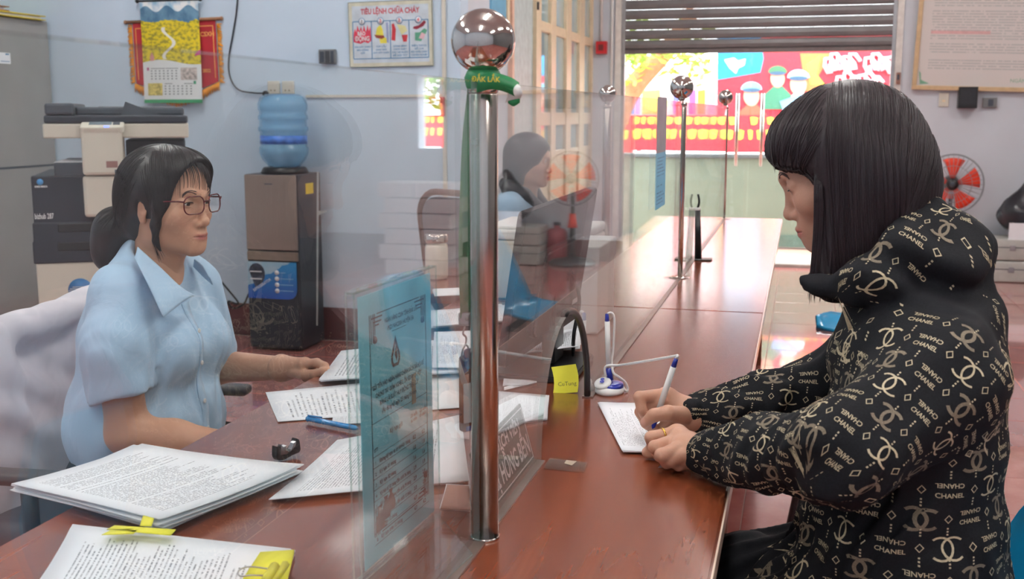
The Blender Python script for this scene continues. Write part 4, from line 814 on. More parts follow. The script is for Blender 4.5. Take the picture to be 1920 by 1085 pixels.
dgn = t.m('ADD', t.m('SUBTRACT', sp.outputs[2], t.m('MULTIPLY', sp.outputs[0], .75)), t.m('MULTIPLY', nn_, .25)); blu = t.mix(sp.outputs[2], lin(40, 84, 170), lin(50, 140, 196)); t.set(color=t.mix(t.m('GREATER_THAN', dgn, .46), blu, t.mix(nn_, lin(120, 180, 210), lin(190, 200, 206))), rough=.25)
pcs = part('picture_panel', t.mat, wd, MB().prism([(0, 0), (dW-.05, 0), (dW-.025, .006), (dW-.008, .022), (dW, .045), (dW, dH), (0, dH)], .003, df), label='blue printed panel with a fridge picture')
part('window_print', mat('fridge_print', (64, 70, 84), .3, var=.6, scale=40), pcs, MB().add([(.055+.05*math.cos(a_)*1.0, .135+.06*math.sin(a_), .0035) for a_ in [R(q*20-60) for q in range(12)]]+[(.045, .062, .0035)], [tuple(range(13))], False, df))
sh_ = MB()
for z in (.105, .145): sh_.box((.015, z, .0036), (.085, z+.006, .0042), 0, 2, df)
part('shelf_print', M_inkwhite, pcs, sh_); part('lettering', M_inkwhite, pcs, text('REFRIGERATOR', .022, df @ Matrix.Translation((.085, .075, .0035)) @ Matrix.Rotation(R(32), 4, 'Z'), bold=.0003, fitw=.125))
ic = MB(); ln = MB()
for k in range(4): ic.lathe([(.013, .003), (.013, .0042), (0, .0042)], 16, df @ Matrix.Translation((dW*.60, .145-k*.033, 0))); ln.box((dW*.66, .144-k*.033, .0035), (dW*(.78 if k == 0 else .93), .147-k*.033, .004), 0, 2, df)
part('icons', M_inkwhite, pcs, ic); part('icon_text', mat('pale_blue_print', (150, 190, 220), .5), pcs, ln)
part('sticker', M_yelloww, wd, MB().box((dx1-.0005, PX(573, 350, dx1)[1], PX(580, 363, dx1)[2]), (dx1+.0012, PX(587, 350, dx1)[1], PX(580, 343, dx1)[2])))
part('side_tape', mat('torn_tape2', (180, 186, 184), .5), wd, MB().quad(*[tuple(PX(a, b, dx1+.001)) for a, b in ((594, 322), (598, 322), (596, 610), (593, 610))]).quad(*[tuple(PX(a, b, dx1+.0012)) for a, b in ((597, 404), (597, 395), (617, 394), (604, 400))]))
part('vent', M_black, wd, MB().box((dx1-.001, 5.46, .72), (dx1+.001, 5.50, .735)))
part('top_ring', M_black, wd, MB().lathe([(.125, 0), (.13, .006), (.118, .03), (.112, .034)], 32, Matrix.Translation((-2.745, 5.525, dz))))
part('power_cord', M_black, wd, MB().tube(curve_pts([(-2.92, 5.6, .62), (-2.95, 5.62, .56), (-2.955, 5.63, .48), (-2.99, 5.64, .42), (-3.0, 5.65, .34), (-3.06, 5.66, .27), (-3.1, 5.66, .2), (-3.17, 5.66, .17), (-3.2, 5.66, .21), (-3.14, 5.67, .2), (-3.25, 5.68, .32)], 70), .006, 6))
wbt = thing('water_bottle', 'large blue ribbed water bottle upside down on the dispenser', 'bottle', (-2.745, 5.525, dz+.025))
t = NT('blue_bottle_plastic'); t.set(color=t.mix(t.noise(3), lin(130, 192, 232), lin(164, 212, 240)), rough=.12, coat=.6); 
tr_n = t.n('ShaderNodeBsdfTransparent'); tr_n.inputs[0].default_value = (.72, .86, .95, 1); mxs = t.n('ShaderNodeMixShader'); mxs.inputs[0].default_value = .42; t.l(tr_n.outputs[0], mxs.inputs[1]); t.l(t.b.outputs[0], mxs.inputs[2]); t.l(mxs.outputs[0], t.out.inputs[0])
pr_ = [(.06, 0), (.085, .012), (.118, .05), (.132, .085), (.134, .115), (.127, .122), (.126, .20), (.134, .205), (.135, .225), (.127, .232), (.127, .262), (.135, .268), (.134, .288), (.127, .294), (.127, .31), (.134, .318), (.134, .35), (.12, .385), (.09, .402), (.0, .405)]
MB().lathe(pr_, 40).build('shell', t.mat, wbt, False); MB().lathe([(.1275, .135), (.1275, .18)], 40).build('label_band', mat('bottle_label', (70, 120, 205), .3, var=.3, scale=30), wbt, False)
# ---------------------------------------------------------------- copier on its stand
CY = 0.0; CRZ = R(31); cO = PY(206, 330, 3.75); cE = np.array((math.cos(CRZ), math.sin(CRZ), 0)); cN = np.array((-math.sin(CRZ), math.cos(CRZ), 0))
def cp(x, y, Y=0.0):   # pixel -> (local x, z) on the front plane of the turned copier
    v = ray(x, y); o = np.array((cO[0], cO[1], 0)); t_ = ((o-Cv) @ cN + Y)/(v @ cN); q = Cv+v*t_; return float((q-o) @ cE), float(q[2])
def part(name, m, parent, mb, **kw): return mb.build(name, m, parent, False, **kw)
co = thing('copier', 'office photocopier with black body and ivory control panel', 'copier', (cO[0], cO[1], 0), CRZ)
M_cb = mat('copier_black', (36, 42, 54), .42, var=.12); M_ci = mat('copier_ivory', (212, 208, 194), .42, var=.05, scale=4)
def cbox(name, m, x0, y0, x1, y1, d=.6, off=0.0, r=.006, par=None): 
    a = cp(x0, y0, CY-off); b = cp(x1, y1, CY-off); return part(name, m, par or co, MB().box((a[0], CY-off, b[1]), (b[0], CY-off+d, a[1]), r, 2))
gr = cp(0, 330)[1]
cbox('main_body', M_cb, 57, 330, 300, 431, .58); 
for k, (y0, y1) in enumerate(((418, 452), (453, 487))):
    d = cbox('paper_drawer', M_cb, 60, y0, 300, y1, .56, .006); cbox('drawer_grip', M_black, 108, y0+2, 290, y0+12, .012, .012, .003, d)
cbox('output_tray', M_dgrey, 100, 305, 160, 330, .5); cbox('back_column', M_dgrey, 235, 262, 350, 335, .35, -.2)
pg = cp(100, 306); pq = cp(160, 302)
part('tray_sheets', M_paper, co, MB().box((pg[0], CY+.02, cp(100, 304)[1]-.012), (pq[0], CY+.3, cp(100, 304)[1]), .002, 1, Matrix.Identity(4)))
cbox('scanner_bed', M_ci, 79, 232, 354, 258, .56); cbox('scanner_lid', M_cb, 81, 216, 352, 231, .56, 0, .008)
cbox('feeder_cover', M_dgrey, 82, 193, 140, 216, .5, 0, .01); fe = cbox('document_feeder', M_dgrey, 140, 200, 345, 217, .5, -.06, .01)
tr0 = cp(180, 205); tr1 = cp(330, 195)
part('feeder_tray', mat('feeder_tray_black', (46, 50, 58), .4), co, MB().box((tr0[0], CY+.08, tr0[1]), (tr1[0], CY+.45, tr0[1]+.012), .004, 1, Matrix.Translation((0, 0, 0)))); part('side_guide', M_dgrey, co, MB().prism([(0, 0), (.16, 0), (.02, .055)], .01, frame((cp(225, 217)[0], CY+.05, cp(225, 217)[1]), (1, 0, 0), (0, 0, 1))))
cp1 = cbox('control_column', M_ci, 150, 243, 232, 328, .2, .07, .012); cbox('column_lower', M_ci, 154, 330, 228, 406, .16, .055, .012)
pa = cp(150, 245, CY-.07); pb2 = cp(232, 245, CY-.07); pl_ = thing
pf3 = frame((pa[0], CY-.07, pa[1]-.01), (1, 0, 0), (0, .8, .22)); pW = pb2[0]-pa[0]
op = part('control_panel', M_ci, co, MB().prism(rrect(pW, .19, .015, 5, pW/2, .095), .022, pf3, .003)); part('touch_screen', mat('lcd_grey', (126, 140, 150), .15), op, MB().box((.03, .04, .022), (pW-.045, .17, .0235), 0, 2, pf3)); part('key_strip', M_dgrey, op, MB().box((pW-.04, .04, .022), (pW-.015, .17, .0235), 0, 2, pf3))
t = NT('blue_led'); t.b.inputs['Emission Color'].default_value = (.1, .15, 1, 1); t.b.inputs['Emission Strength'].default_value = 4; t.set(color=t.mix(t.noise(3), (.05, .1, .9), (.1, .15, 1)))
part('status_light', t.mat, op, MB().box((pW*.55, .006, .021), (pW*.66, .02, .0235), 0, 2, pf3))
def cdec(name, m, x0, y0, x1, y1, off=.0715): a = cp(x0, y0, CY-off); b = cp(x1, y1, CY-off); part(name, m, co, MB().box((a[0], CY-off, b[1]), (b[0], CY-off+.002, a[1])))
cdec('sticker', mat('brown_label', (150, 110, 104), .5), 199, 302, 221, 314); cdec('sticker', M_dgrey, 215, 318, 221, 325)
def ctext(s, x, y, size, m, off, w=None): a = cp(x, y, CY-off); part('lettering', m, co, text(s, size, frame((a[0], CY-off-.001, a[1]), (1, 0, 0), (0, 0, 1)), 'LEFT', .0006, fitw=w))
ctext('bizhub 287', 65, 406, .03, M_inkwhite, .0, .068); ctext('KONICA MINOLTA', 65, 350, .009, M_inkwhite, .0, .046)
e0 = cp(75, 341); part('round_mark', mat('mark_blue', (80, 160, 220), .4), co, MB().lathe([(.012, 0), (.012, .001), (0, .001)], 16, frame((e0[0], CY-.0005, e0[1]), (1, 0, 0), (0, 0, 1))))
cs = thing('copier_stand', 'ivory cabinet with a blue round emblem under the copier', 'cabinet', (cO[0], cO[1], 0), CRZ)
a = cp(67, 489); b = cp(300, 489); part('body', M_ci, cs, MB().box((a[0], CY+.0, .04), (b[0], CY+.56, a[1]-.01), .006, 2)); part('plinth', M_black, cs, MB().box((a[0]+.02, CY+.03, 0), (b[0]-.02, CY+.53, .04)))
ec = cp(151, 543); em2 = frame((ec[0], CY-.0005, ec[1]), (1, 0, 0), (0, 0, 1)); er = .0455
part('emblem', mat('emblem_blue', (34, 104, 160), .4), cs, MB().lathe([(er, 0), (er, .0015), (0, .0015)], 32, em2)); st_ = MB()
for k, w in enumerate((.62, .86, .97, .97, .86)): z = .012-k*.0068; st_.box((-er*w, z-.0012, .0016), (er*w, z+.0012, .0022), 0, 2, em2)
part('emblem_stripes', M_ci, cs, st_)
def part(name, m, parent, mb, **kw): return mb.build(name, m, parent, True, **kw)
# grey filing cabinet and folders on it
gx = PY(93, 41, WB)[0]; gz = PY(93, 41, WB)[2]
gc = thing('filing_cabinet', 'tall grey steel cabinet at the left edge', 'cabinet', (gx-.45, 5.0, 0))
part('body', M_grey, gc, MB().box((gx-.7, 4.2, .03), (gx, 5.73, gz), .006, 2)); part('plinth', M_black2, gc, MB().box((gx-.68, 4.23, 0), (gx-.02, 5.7, .03)))
part('edge_seam', M_dgrey, gc, MB().box((gx-.0005, 4.2, .98), (gx+.002, 5.73, .992)))
q1, q2 = PX(0, 98, gx), PX(20, 120, gx); part('label_sticker', M_paper, gc, MB().box((gx-.0005, min(q1[1], q2[1])-.05, q2[2]), (gx+.0015, q2[1], q1[2]))); part('sticker_print', M_inkblue, gc, MB().box((gx, q2[1]-.04, q1[2]-.012), (gx+.002, q2[1]-.01, q1[2]-.004)).box((gx, q2[1]-.08, q1[2]-.05), (gx+.002, q2[1]-.01, q1[2]-.046)))
for k, (c, z, dy, l) in enumerate((((222, 200, 60), 0, 0, 'bottom yellow'), ((150, 96, 60), .03, -.28, 'brown'), ((226, 172, 96), .06, -.34, 'top tan'))):
    f_ = thing('file_folder', '%s folder lying on the grey steel cabinet' % l, 'folder', (gx-.3, 5.2+dy, gz+z), 0, 'folders on the steel cabinet')
    part('cover', mat('folder%d' % k, c, .5), f_, MB().box((gx-.6, 4.9+dy*.6, gz+z+.001), (gx+.03-.02*k, 5.68+dy, gz+z+.006), .001, 1)); part('pages', M_paper, f_, MB().box((gx-.58, 4.92+dy*.6, gz+z+.006), (gx+.01-.02*k, 5.66+dy, gz+z+.022))); part('cover', mat('folder%d' % k, c), f_, MB().box((gx-.6, 4.9+dy*.6, gz+z+.022), (gx+.03-.02*k, 5.68+dy, gz+z+.027), .001, 1))
# ================================================================ things along the entrance wall and chairs
def fr(x, y, d=0.0): q = PY(x, y, WF); return Vector((q[0], WF-d, q[2]))
bl_, br_ = fr(1708, 168), fr(1925, 176)
ns = thing('framed_notice', 'large framed regulations board on the white wall by the entrance', 'notice board', (1.3, WF-.02, bl_.z))
nW, nH = 1.30, 1.0; nf2 = frame((bl_.x, WF-.03, bl_.z), (1, 0, -.03), (0.0, 0, 1))
M_fr = mat('pale_wood_frame', (206, 178, 138), .45)
for nm, a, b in (('frame_bar', (0, 0), (nW, .035)), ('frame_bar', (0, nH-.035), (nW, nH)), ('frame_bar', (0, .035), (.035, nH-.035)), ('frame_bar', (nW-.035, .035), (nW, nH-.035))): part(nm, M_fr, ns, MB().box((a[0], a[1], 0), (b[0], b[1], .022), .003, 1, nf2))
part('sheet', printed('regulations_print', (214, 208, 204), (165, 170, 168), 44, .06, .95, .14, .97, 3, .40, 34), ns, MB().grid(lambda u, v: tuple(nf2 @ Vector((.035+u*(nW-.07), .035+v*(nH-.07), .006))), 3, 3))
part('red_line', mat('pale_red_print', (214, 170, 170), .6), ns, MB().box((.11, .44, .0065), (.55, .465, .007), 0, 2, nf2))
part('corner_ornament', mat('green_ornament', (120, 170, 140), .6), ns, MB().add([(.045, .15, .008), (.06, .13, .008), (.065, .08, .008), (.13, .05, .008), (.06, .045, .008)], [(0, 4, 3, 2, 1)], False, nf2)); part('lettering', mat('green_ornament', (120, 170, 140)), ns, text('NGÂN HÀNG', .04, nf2 @ Matrix.Translation((.85, .085, .006))))
wallbox('black_box', 'black plastic box on the wall under the framed notice', 'wall box', (1796, 163, 1829, 203), M_black, .09, (('front_cover', M_black2, (1799, 168, 1826, 196)),), wall=WF)
wallbox('grey_switch', 'small dark grey switch right of the black wall box', 'switch', (1842, 183, 1868, 202), mat('switch_grey', (112, 114, 116)), .03, (('rocker', M_dgrey, (1852, 186, 1861, 199)),), wall=WF)
wallbox('wall_socket', 'ivory socket left of the black wall box', 'socket', (1761, 174, 1778, 200), M_ivory, .015, (('outlet', M_cream, (1766, 187, 1772, 191)),), wall=WF)
wallbox('fire_alarm', 'small red fire alarm box left of the roller shutter', 'alarm', (1119, 78, 1139, 101), M_red, .05, (('button_plate', mat('alarm_dark', (120, 40, 44)), (1124, 84, 1133, 95)),), wall=WF)
wallbox('brown_catch', 'small brown latch block beside the shutter rail', 'latch', (1680, 136, 1687, 158), mat('latch_brown', (150, 110, 96), .5), .05, (('plate', M_dgrey, (1681, 140, 1685, 150)),), wall=WF)
cdt = thing('wall_conduit', 'pale vertical conduits beside the shutter', 'conduit', (-1.66, WF-.02, 1.9)); 
for x in (1128, 1148): q = fr(x, 60); part('pipe', M_white, cdt, MB().cyl((q.x, WF-.015, fr(x, 78).z if x == 1128 else .2), (q.x, WF-.015, ZC), .012, 10))
# pedestal fan
fc = PY(1785, 345, 9.15); fanr = .232
fa = thing('pedestal_fan', 'grey pedestal fan with orange red blades by the entrance wall', 'fan', (fc[0], fc[1], 0))
tow = Vector((-fc[0]*.6, -fc[1], 0)).normalized(); sidev = Vector((0, 0, 1)).cross(tow).normalized(); ff = frame(fc, sidev, (0, 0, 1)); 
if (ff.to_3x3() @ Vector((0, 0, 1))).dot(tow) < 0: ff = ff @ Matrix.Rotation(math.pi, 4, 'Y')
M_fw = mat('fan_wire', (150, 156, 162), .35, .6); gm = MB()
for z, r in ((.0, 1.0), (.0, .985)): gm.tube([(fanr*r*math.cos(R(a)), fanr*r*math.sin(R(a)), z) for a in range(0, 360, 10)], .005, 6, ff, True)
for sgn2 in (1, -1):
    for r in (.3, .62): gm.tube([(fanr*r*math.cos(R(a)), fanr*r*math.sin(R(a)), sgn2*.06*(1-r*r*.6)) for a in range(0, 360, 12)], .002, 4, ff, True)
    for k in range(36):
        a = R(k*10); gm.tube([(fanr*r*math.cos(a), fanr*r*math.sin(a), sgn2*.065*(1-r**3)) for r in (.2, .5, .8, 1.0)], .0016, 4, ff)
part('guard', M_fw, fa, gm)
hb_ = part('hub', M_black, fa, MB().lathe([(.0, .075), (.035, .072), (.045, .05), (.045, -.1), (.06, -.11), (.06, -.2), (.03, -.23), (0, -.23)], 24, ff)); part('hub_badge', M_dgrey, hb_, MB().lathe([(0, .078), (.02, .077), (.022, .072)], 16, ff))
for k in range(5):
    a0 = R(k*72+18); vs = []; 
    for i in range(6):
        for j in range(5):
            r = .04+(fanr*.88-.04)*i/5; w = R(-6+(34+14*i/5)*(j/4-.4)); vs.append((r*math.cos(a0+w), r*math.sin(a0+w), .02*(j/4-.5)))
    bl2 = MB().add(vs, [(i*5+j, i*5+j+1, (i+1)*5+j+1, (i+1)*5+j) for i in range(5) for j in range(4)], True, ff).build('blade', M_orange, fa); solid(bl2, .003)
bp_ = Vector(fc)-tow*.1
part('pole', M_black, fa, MB().cyl((bp_.x, bp_.y, .05), (bp_.x, bp_.y, fc[2]-.03), .016, 12).cyl((bp_.x, bp_.y, .08), (bp_.x, bp_.y, .35), .024, 12)); part('base', M_black, fa, MB().lathe([(.2, 0), (.2, .015), (.17, .04), (.05, .06), (.03, .09)], 28, Matrix.Translation((bp_.x, bp_.y, 0)))); part('height_knob', M_orange, fa, MB().lathe([(.045, .32), (.03, .40), (.028, .44)], 16, Matrix.Translation((bp_.x, bp_.y, 0)))); part('tilt_joint', M_orange, fa, MB().cyl((bp_.x, bp_.y, fc[2]-.12), (bp_.x, bp_.y, fc[2]-.0), .028, 12))
# boxes and black bag by the wall
bxm = mat('grey_case', (176, 176, 170), .5, var=.06)
X0, X1 = PZ(1842, 528, 0)[0], 2.05; by = PZ(1842, 528, 0)[1]
for k, l in enumerate(('lower pale grey case on the floor by the entrance wall', 'upper pale grey case under the black bag')):
    c = thing('storage_case', l, 'case', ((X0+X1)/2, by+.2, .02+k*.17), 0, 'stacked grey cases')
    part('shell', bxm, c, MB().box((X0, by, .002+k*.17), (X1, by+.34, .165+k*.17), .012, 3)); part('seam', M_dgrey, c, MB().box((X0-.002, by-.002, .10+k*.17), (X1+.002, by+.342, .106+k*.17)))
    for x in (X0+.2, X1-.2): part('latch', M_brush, c, MB().box((x-.02, by-.008, .08+k*.17), (x+.02, by, .12+k*.17), .002, 1))
rb = thing('red_can', 'dark red container left of the grey cases', 'container', (X0-.085, by+.31, 0)); MB().lathe([(.0, .001), (.085, .001), (.09, .02), (.09, .26), (.07, .29), (.03, .30), (.03, .33), (0, .33)], 20).build('body', mat('dark_red_can', (150, 50, 56), .4), rb, False); MB().lathe([(.032, .325), (.034, .33), (.034, .35), (0, .352)], 16).build('cap', M_black, rb, False)
bg = thing('rubbish_bag', 'black plastic bag with a white label on the grey cases', 'bag', (1.72, by+.17, .345))
bmx = bmesh.new(); bmesh.ops.create_icosphere(bmx, subdivisions=4, radius=1); rr = random.Random(1)
for v in bmx.verts:
    n = v.co.copy(); z = n.z; s = 1+.06*math.sin(9*n.x+5*n.z)+.05*math.sin(11*n.y-7*n.z+1); w = .24*(1-.55*max(0, z)**1.5)
    v.co = Vector((1.74+n.x*w*s, by+.17+n.y*w*.62*s, .345+.19+ .19*z + (.09*max(0, z)**4))); v.co.z = max(v.co.z, .347)
part('sack', mat('bag_black', (38, 40, 46), .22, var=.2, bump=.4, scale=9), bg, MB().bm(bmx, True)); q = PY(1893, 418, by+.0); part('label', M_paper, bg, MB().box((q[0], by+.005, PY(1893, 450, by)[2]), (q[0]+.24, by+.012, q[2])))
# white cartons mirrored in the glass
cf_ = mat('white_carton', (226, 218, 216), .6, var=.05)
for k in range(6):
    for j in range(2):
        o = thing('paper_carton', 'white paper carton, %s column, row %s of the carton stack' % (('left', 'right')[j], ('one', 'two', 'three', 'four', 'five', 'six')[k]), 'carton', (2.05+j*.31+(.05 if k % 2 else 0), 8.45, k*.125), 0, 'white cartons by the right wall')
        MB().box((-.15, -.16, .002), (.15, .16, .118), .006, 2).build('box', cf_, o, False); MB().box((-.152, -.02, .004), (.152, .02, .1195), 0).build('tape', M_white, o, False)
# blue moulded chairs
def blue_chair(label, x, y, rz):
    c = thing('blue_chair', label, 'chair', (x, y, 0), rz, 'blue moulded chairs')
    def sh(u, v):      # local: seat faces +x; v runs front lip -> seat -> up the back, u across
        a = (u-.5)*2
        if v < .55: s = v/.55; X = .21-.40*s; Z = .435-.03*math.sin(math.pi*min(1, s*1.1))+.02*(s < .1)*(0)-.02*max(0, .15-s)*6; w = (.225-.02*s)*(1-.5*max(0, (.32-s)/.32)**2.2)
        else: s = (v-.55)/.45; X = -.19-.10*s-.03*math.sin(math.pi*s*.5); Z = .42+.36*s; w = .205+.02*math.sin(math.pi*s)-.07*max(0, s-.7)/.3
        return Vector((X + (.07*a*a if v > .5 else .03*a*a*v), a*w, Z+.045*a*a*(1 if v < .6 else max(0, 1-(v-.6)*4))))
    o = MB().grid(lambda u, v: tuple(sh(u, v)), 17, 26).build('shell', M_blue, c, False); md = o.modifiers.new('s', 'SOLIDIFY'); md.thickness = .012; md.offset = -1
    for sx in (-1, 1):
        for sy in (-1, 1): MB().tube([(.0+sx*.13, sy*.13, .40), (sx*.20-.01, sy*.19, .0)], .011, 8).build('leg', M_black2, c, False)
    MB().box((-.15, -.15, .375), (.15, .15, .395), .004, 1).build('seat_plate', M_black2, c, False)
    return c
blue_chair('blue moulded plastic chair the customer sits on', .135, 1.53, math.pi+.05)
blue_chair('blue moulded plastic chair just behind the customer\'s arm', .20, 3.22, math.pi)
blue_chair('blue moulded plastic chair furthest along the counter', .30, 4.55, math.pi)
# office chairs on the staff side
def office_chair(label, x, y, rz, cloth=None, back=(.46, .52), zb=.52):
    c = thing('office_chair', label, 'chair', (x, y, 0), rz, 'staff office chairs')
    MB().box((-.22, -.23, .42), (.24, .23, .49), .03, 4).build('seat', M_dgrey, c, False)
    bw, bh = back; mfr = Matrix.Translation((-.24, 0, zb)) @ Matrix.Rotation(R(8), 4, 'Y').inverted() @ Matrix(((0, 0, 1, 0), (1, 0, 0, 0), (0, 1, 0, 0), (0, 0, 0, 1)))
    MB().prism(rrect(bw-.04, bh-.04, .09, 6, 0, bh/2), .018, mfr).build('backrest', mat('mesh_grey', (104, 108, 118), .6, var=.1, scale=80), c, False)
    pts = rrect(bw, bh, .11, 7, 0, bh/2); MB().tube([(p[0], p[1], .009) for p in pts], .013, 8, mfr, True).build('back_frame', mat('brown_frame', (88, 62, 60), .3), c, False)
    MB().tube([(-.12, 0, .40), (-.27, 0, .42), (-.28, 0, .62)], .018, 8).build('back_bracket', M_black2, c, False)
    for s in (-1, 1): MB().box((-.18, s*.34-.025, .615), (.12, s*.34+.025, .64), .012, 3).build('armrest', M_black2, c, False); MB().tube([(-.02, s*.34, .62), (-.02, s*.34, .45), (-.02, s*.2, .43)], .016, 8).build('arm_support', M_black2, c, False)
    MB().cyl((0, 0, .12), (0, 0, .42), .03, 14).build('column', M_black2, c, False)
    for k in range(5): a = R(72*k+20); MB().tube([(0, 0, .12), (.28*math.cos(a), .28*math.sin(a), .07)], [.026, .018], 8).ball((.28*math.cos(a), .28*math.sin(a), .03), .028, 10).build('base_leg', M_black2, c, False)
    return c
office_chair('grey mesh office chair with curved brown frame beyond the glass jar', -1.10, 4.16, R(60), zb=.50, back=(.42, .50))
office_chair('office chair under the seated far clerk', -1.20, 4.66, R(0), zb=.48, back=(.40, .34))
clerk_chair = office_chair('office chair with armrests under the near clerk', -1.36, 1.98, R(5), back=(.44, .40), zb=.44)
# ================================================================ smooth solid modelling: distance fields meshed by surface nets
class Field:
    def __init__(s, lo, hi, h):
        s.lo = np.array(lo, float); s.h = h; s.n = np.ceil((np.array(hi, float)-s.lo)/h).astype(int)+1
        s.f = np.full(s.n, .5, np.float32); s.ax = [(s.lo[i]+h*np.arange(s.n[i])).astype(np.float32) for i in range(3)]
    def op(s, fn, lo, hi, k, mode='+'):
        pad = k+2.5*s.h; a = np.clip(np.floor((np.array(lo)-pad-s.lo)/s.h).astype(int), 0, s.n); b = np.clip(np.ceil((np.array(hi)+pad-s.lo)/s.h).astype(int)+1, 0, s.n)
        if (b <= a).any(): return s
        sl = tuple(slice(a[i], b[i]) for i in range(3))
        X = s.ax[0][sl[0]][:, None, None]; Y = s.ax[1][sl[1]][None, :, None]; Z = s.ax[2][sl[2]][None, None, :]
        d = fn(X, Y, Z); f = s.f[sl]
        if mode == '+':
            hh = np.maximum(k-np.abs(f-d), 0)/max(k, 1e-6); s.f[sl] = np.minimum(f, d)-hh*hh*k*.25
        elif mode == '-':
            d = -d; hh = np.maximum(k-np.abs(f-d), 0)/max(k, 1e-6); s.f[sl] = np.maximum(f, d)+hh*hh*k*.25
        else: s.f[sl] = f+d
        return s
    def cap(s, a, b, ra, rb, k=.01, mode='+', sq=None):
        a = np.array(a, float); b = np.array(b, float); ab = b-a; L = max(float(ab@ab), 1e-9); m = max(ra, rb)
        def fn(X, Y, Z):
            px, py, pz = X-a[0], Y-a[1], Z-a[2]; t = np.clip((px*ab[0]+py*ab[1]+pz*ab[2])/L, 0, 1)
            return np.sqrt((px-ab[0]*t)**2+(py-ab[1]*t)**2+(pz-ab[2]*t)**2)-(ra+(rb-ra)*t)
        return s.op(fn, np.minimum(a, b)-m, np.maximum(a, b)+m, k, mode)
    def chain(s, pts, k=.008, mode='+'):
        for (p, r), (q, r2) in zip(pts[:-1], pts[1:]): s.cap(p, q, r, r2, k, mode)
        return s
    def ell(s, c, r, k=.01, mode='+', rot=None):
        c = np.array(c, float); r = np.array(r, float); Q = np.eye(3) if rot is None else np.array(rot, float)
        ext = np.sqrt(((Q*r[None, :])**2).sum(1))
        def fn(X, Y, Z):
            d = (X-c[0], Y-c[1], Z-c[2]); u = [d[0]*Q[0, i]+d[1]*Q[1, i]+d[2]*Q[2, i] for i in range(3)]
            k0 = np.sqrt(sum((u[i]/r[i])**2 for i in range(3)))+1e-9; k1 = np.sqrt(sum((u[i]/r[i]**2)**2 for i in range(3)))+1e-9
            return k0*(k0-1)/k1
        return s.op(fn, c-ext, c+ext, k, mode)
    def box(s, c, hs, rad, k=.01, mode='+', rot=None):
        c = np.array(c, float); hs = np.array(hs, float); Q = np.eye(3) if rot is None else np.array(rot, float); ext = np.abs(Q) @ hs
        def fn(X, Y, Z):
            d = (X-c[0], Y-c[1], Z-c[2]); u = [np.abs(d[0]*Q[0, i]+d[1]*Q[1, i]+d[2]*Q[2, i])-hs[i]+rad for i in range(3)]
            o = np.sqrt(sum(np.maximum(q, 0)**2 for q in u)); return o+np.minimum(np.maximum(np.maximum(u[0], u[1]), u[2]), 0)-rad
        return s.op(fn, c-ext, c+ext, k, mode)
    def disp(s, fn):
        X = s.ax[0][:, None, None]; Y = s.ax[1][None, :, None]; Z = s.ax[2][None, None, :]; s.f += fn(X, Y, Z).astype(np.float32); return s
    def at(s, P):
        q = (np.asarray(P)-s.lo)/s.h; q = np.clip(q, 0, s.n-1.001); i = q.astype(int); t = q-i; r = 0
        for a in (0, 1):
            for b in (0, 1):
                for c in (0, 1): r = r+s.f[i[:, 0]+a, i[:, 1]+b, i[:, 2]+c]*(t[:, 0] if a else 1-t[:, 0])*(t[:, 1] if b else 1-t[:, 1])*(t[:, 2] if c else 1-t[:, 2])
        return r
    def grad(s, P, e=None):
        e = e or s.h*1.2; g = np.stack([s.at(P+np.eye(3)[i]*e)-s.at(P-np.eye(3)[i]*e) for i in range(3)], 1); return g/(np.linalg.norm(g, axis=1, keepdims=True)+1e-9)
    def snap(s, P, off=0.0, it=5):
        P = np.array(P, float)
        for _ in range(it): P = P-s.grad(P)*(s.at(P)-off)[:, None]*.9
        return P
    def mesh(s, smooth=1):
        f = s.f; ins = f < 0; n = s.n
        c = np.zeros(n-1, np.int8)
        for a in (0, 1):
            for b in (0, 1):
                for d in (0, 1): c += ins[a:n[0]-1+a, b:n[1]-1+b, d:n[2]-1+d]
        act = np.argwhere((c > 0) & (c < 8)); idx = np.full(n-1, -1, np.int32); idx[tuple(act.T)] = np.arange(len(act))
        acc = np.zeros((len(act), 3)); cnt = np.zeros(len(act))
        cr = [(a, b, d) for a in (0, 1) for b in (0, 1) for d in (0, 1)]
        for p in cr:
            for ax in range(3):
                if p[ax]: continue
                q = list(p); q[ax] = 1; fa = f[tuple((act+np.array(p)).T)]; fb = f[tuple((act+np.array(q)).T)]; m = (fa < 0) != (fb < 0)
                t = np.where(m, fa/np.where(fa == fb, 1, fa-fb), 0); pt = np.tile(np.array(p, float), (len(act), 1)); pt[:, ax] = t; acc += pt*m[:, None]; cnt += m
        V = s.lo+(act+acc/np.maximum(cnt, 1)[:, None])*s.h; Fs = []
        for ax in range(3):
            o = [i for i in range(3) if i != ax]; sa = [slice(1, n[i]-1) for i in range(3)]; sa[ax] = slice(0, n[ax]-1); sb = list(sa); sb[ax] = slice(1, n[ax])
            A, B = ins[tuple(sa)], ins[tuple(sb)]; e = np.argwhere(A != B); off = np.array([x.start for x in sa]); e0 = e+off; fl = A[tuple(e.T)]
            def cell(d0, d1): w = e0.copy(); w[:, o[0]] += d0; w[:, o[1]] += d1; return idx[tuple(w.T)]
            qd = np.stack([cell(-1, -1), cell(0, -1), cell(0, 0), cell(-1, 0)], 1); rev = fl if ax == 1 else ~fl; qd[rev] = qd[rev][:, ::-1]; Fs.append(qd)
        Fa = np.concatenate(Fs); Fa = Fa[(Fa >= 0).all(1)]
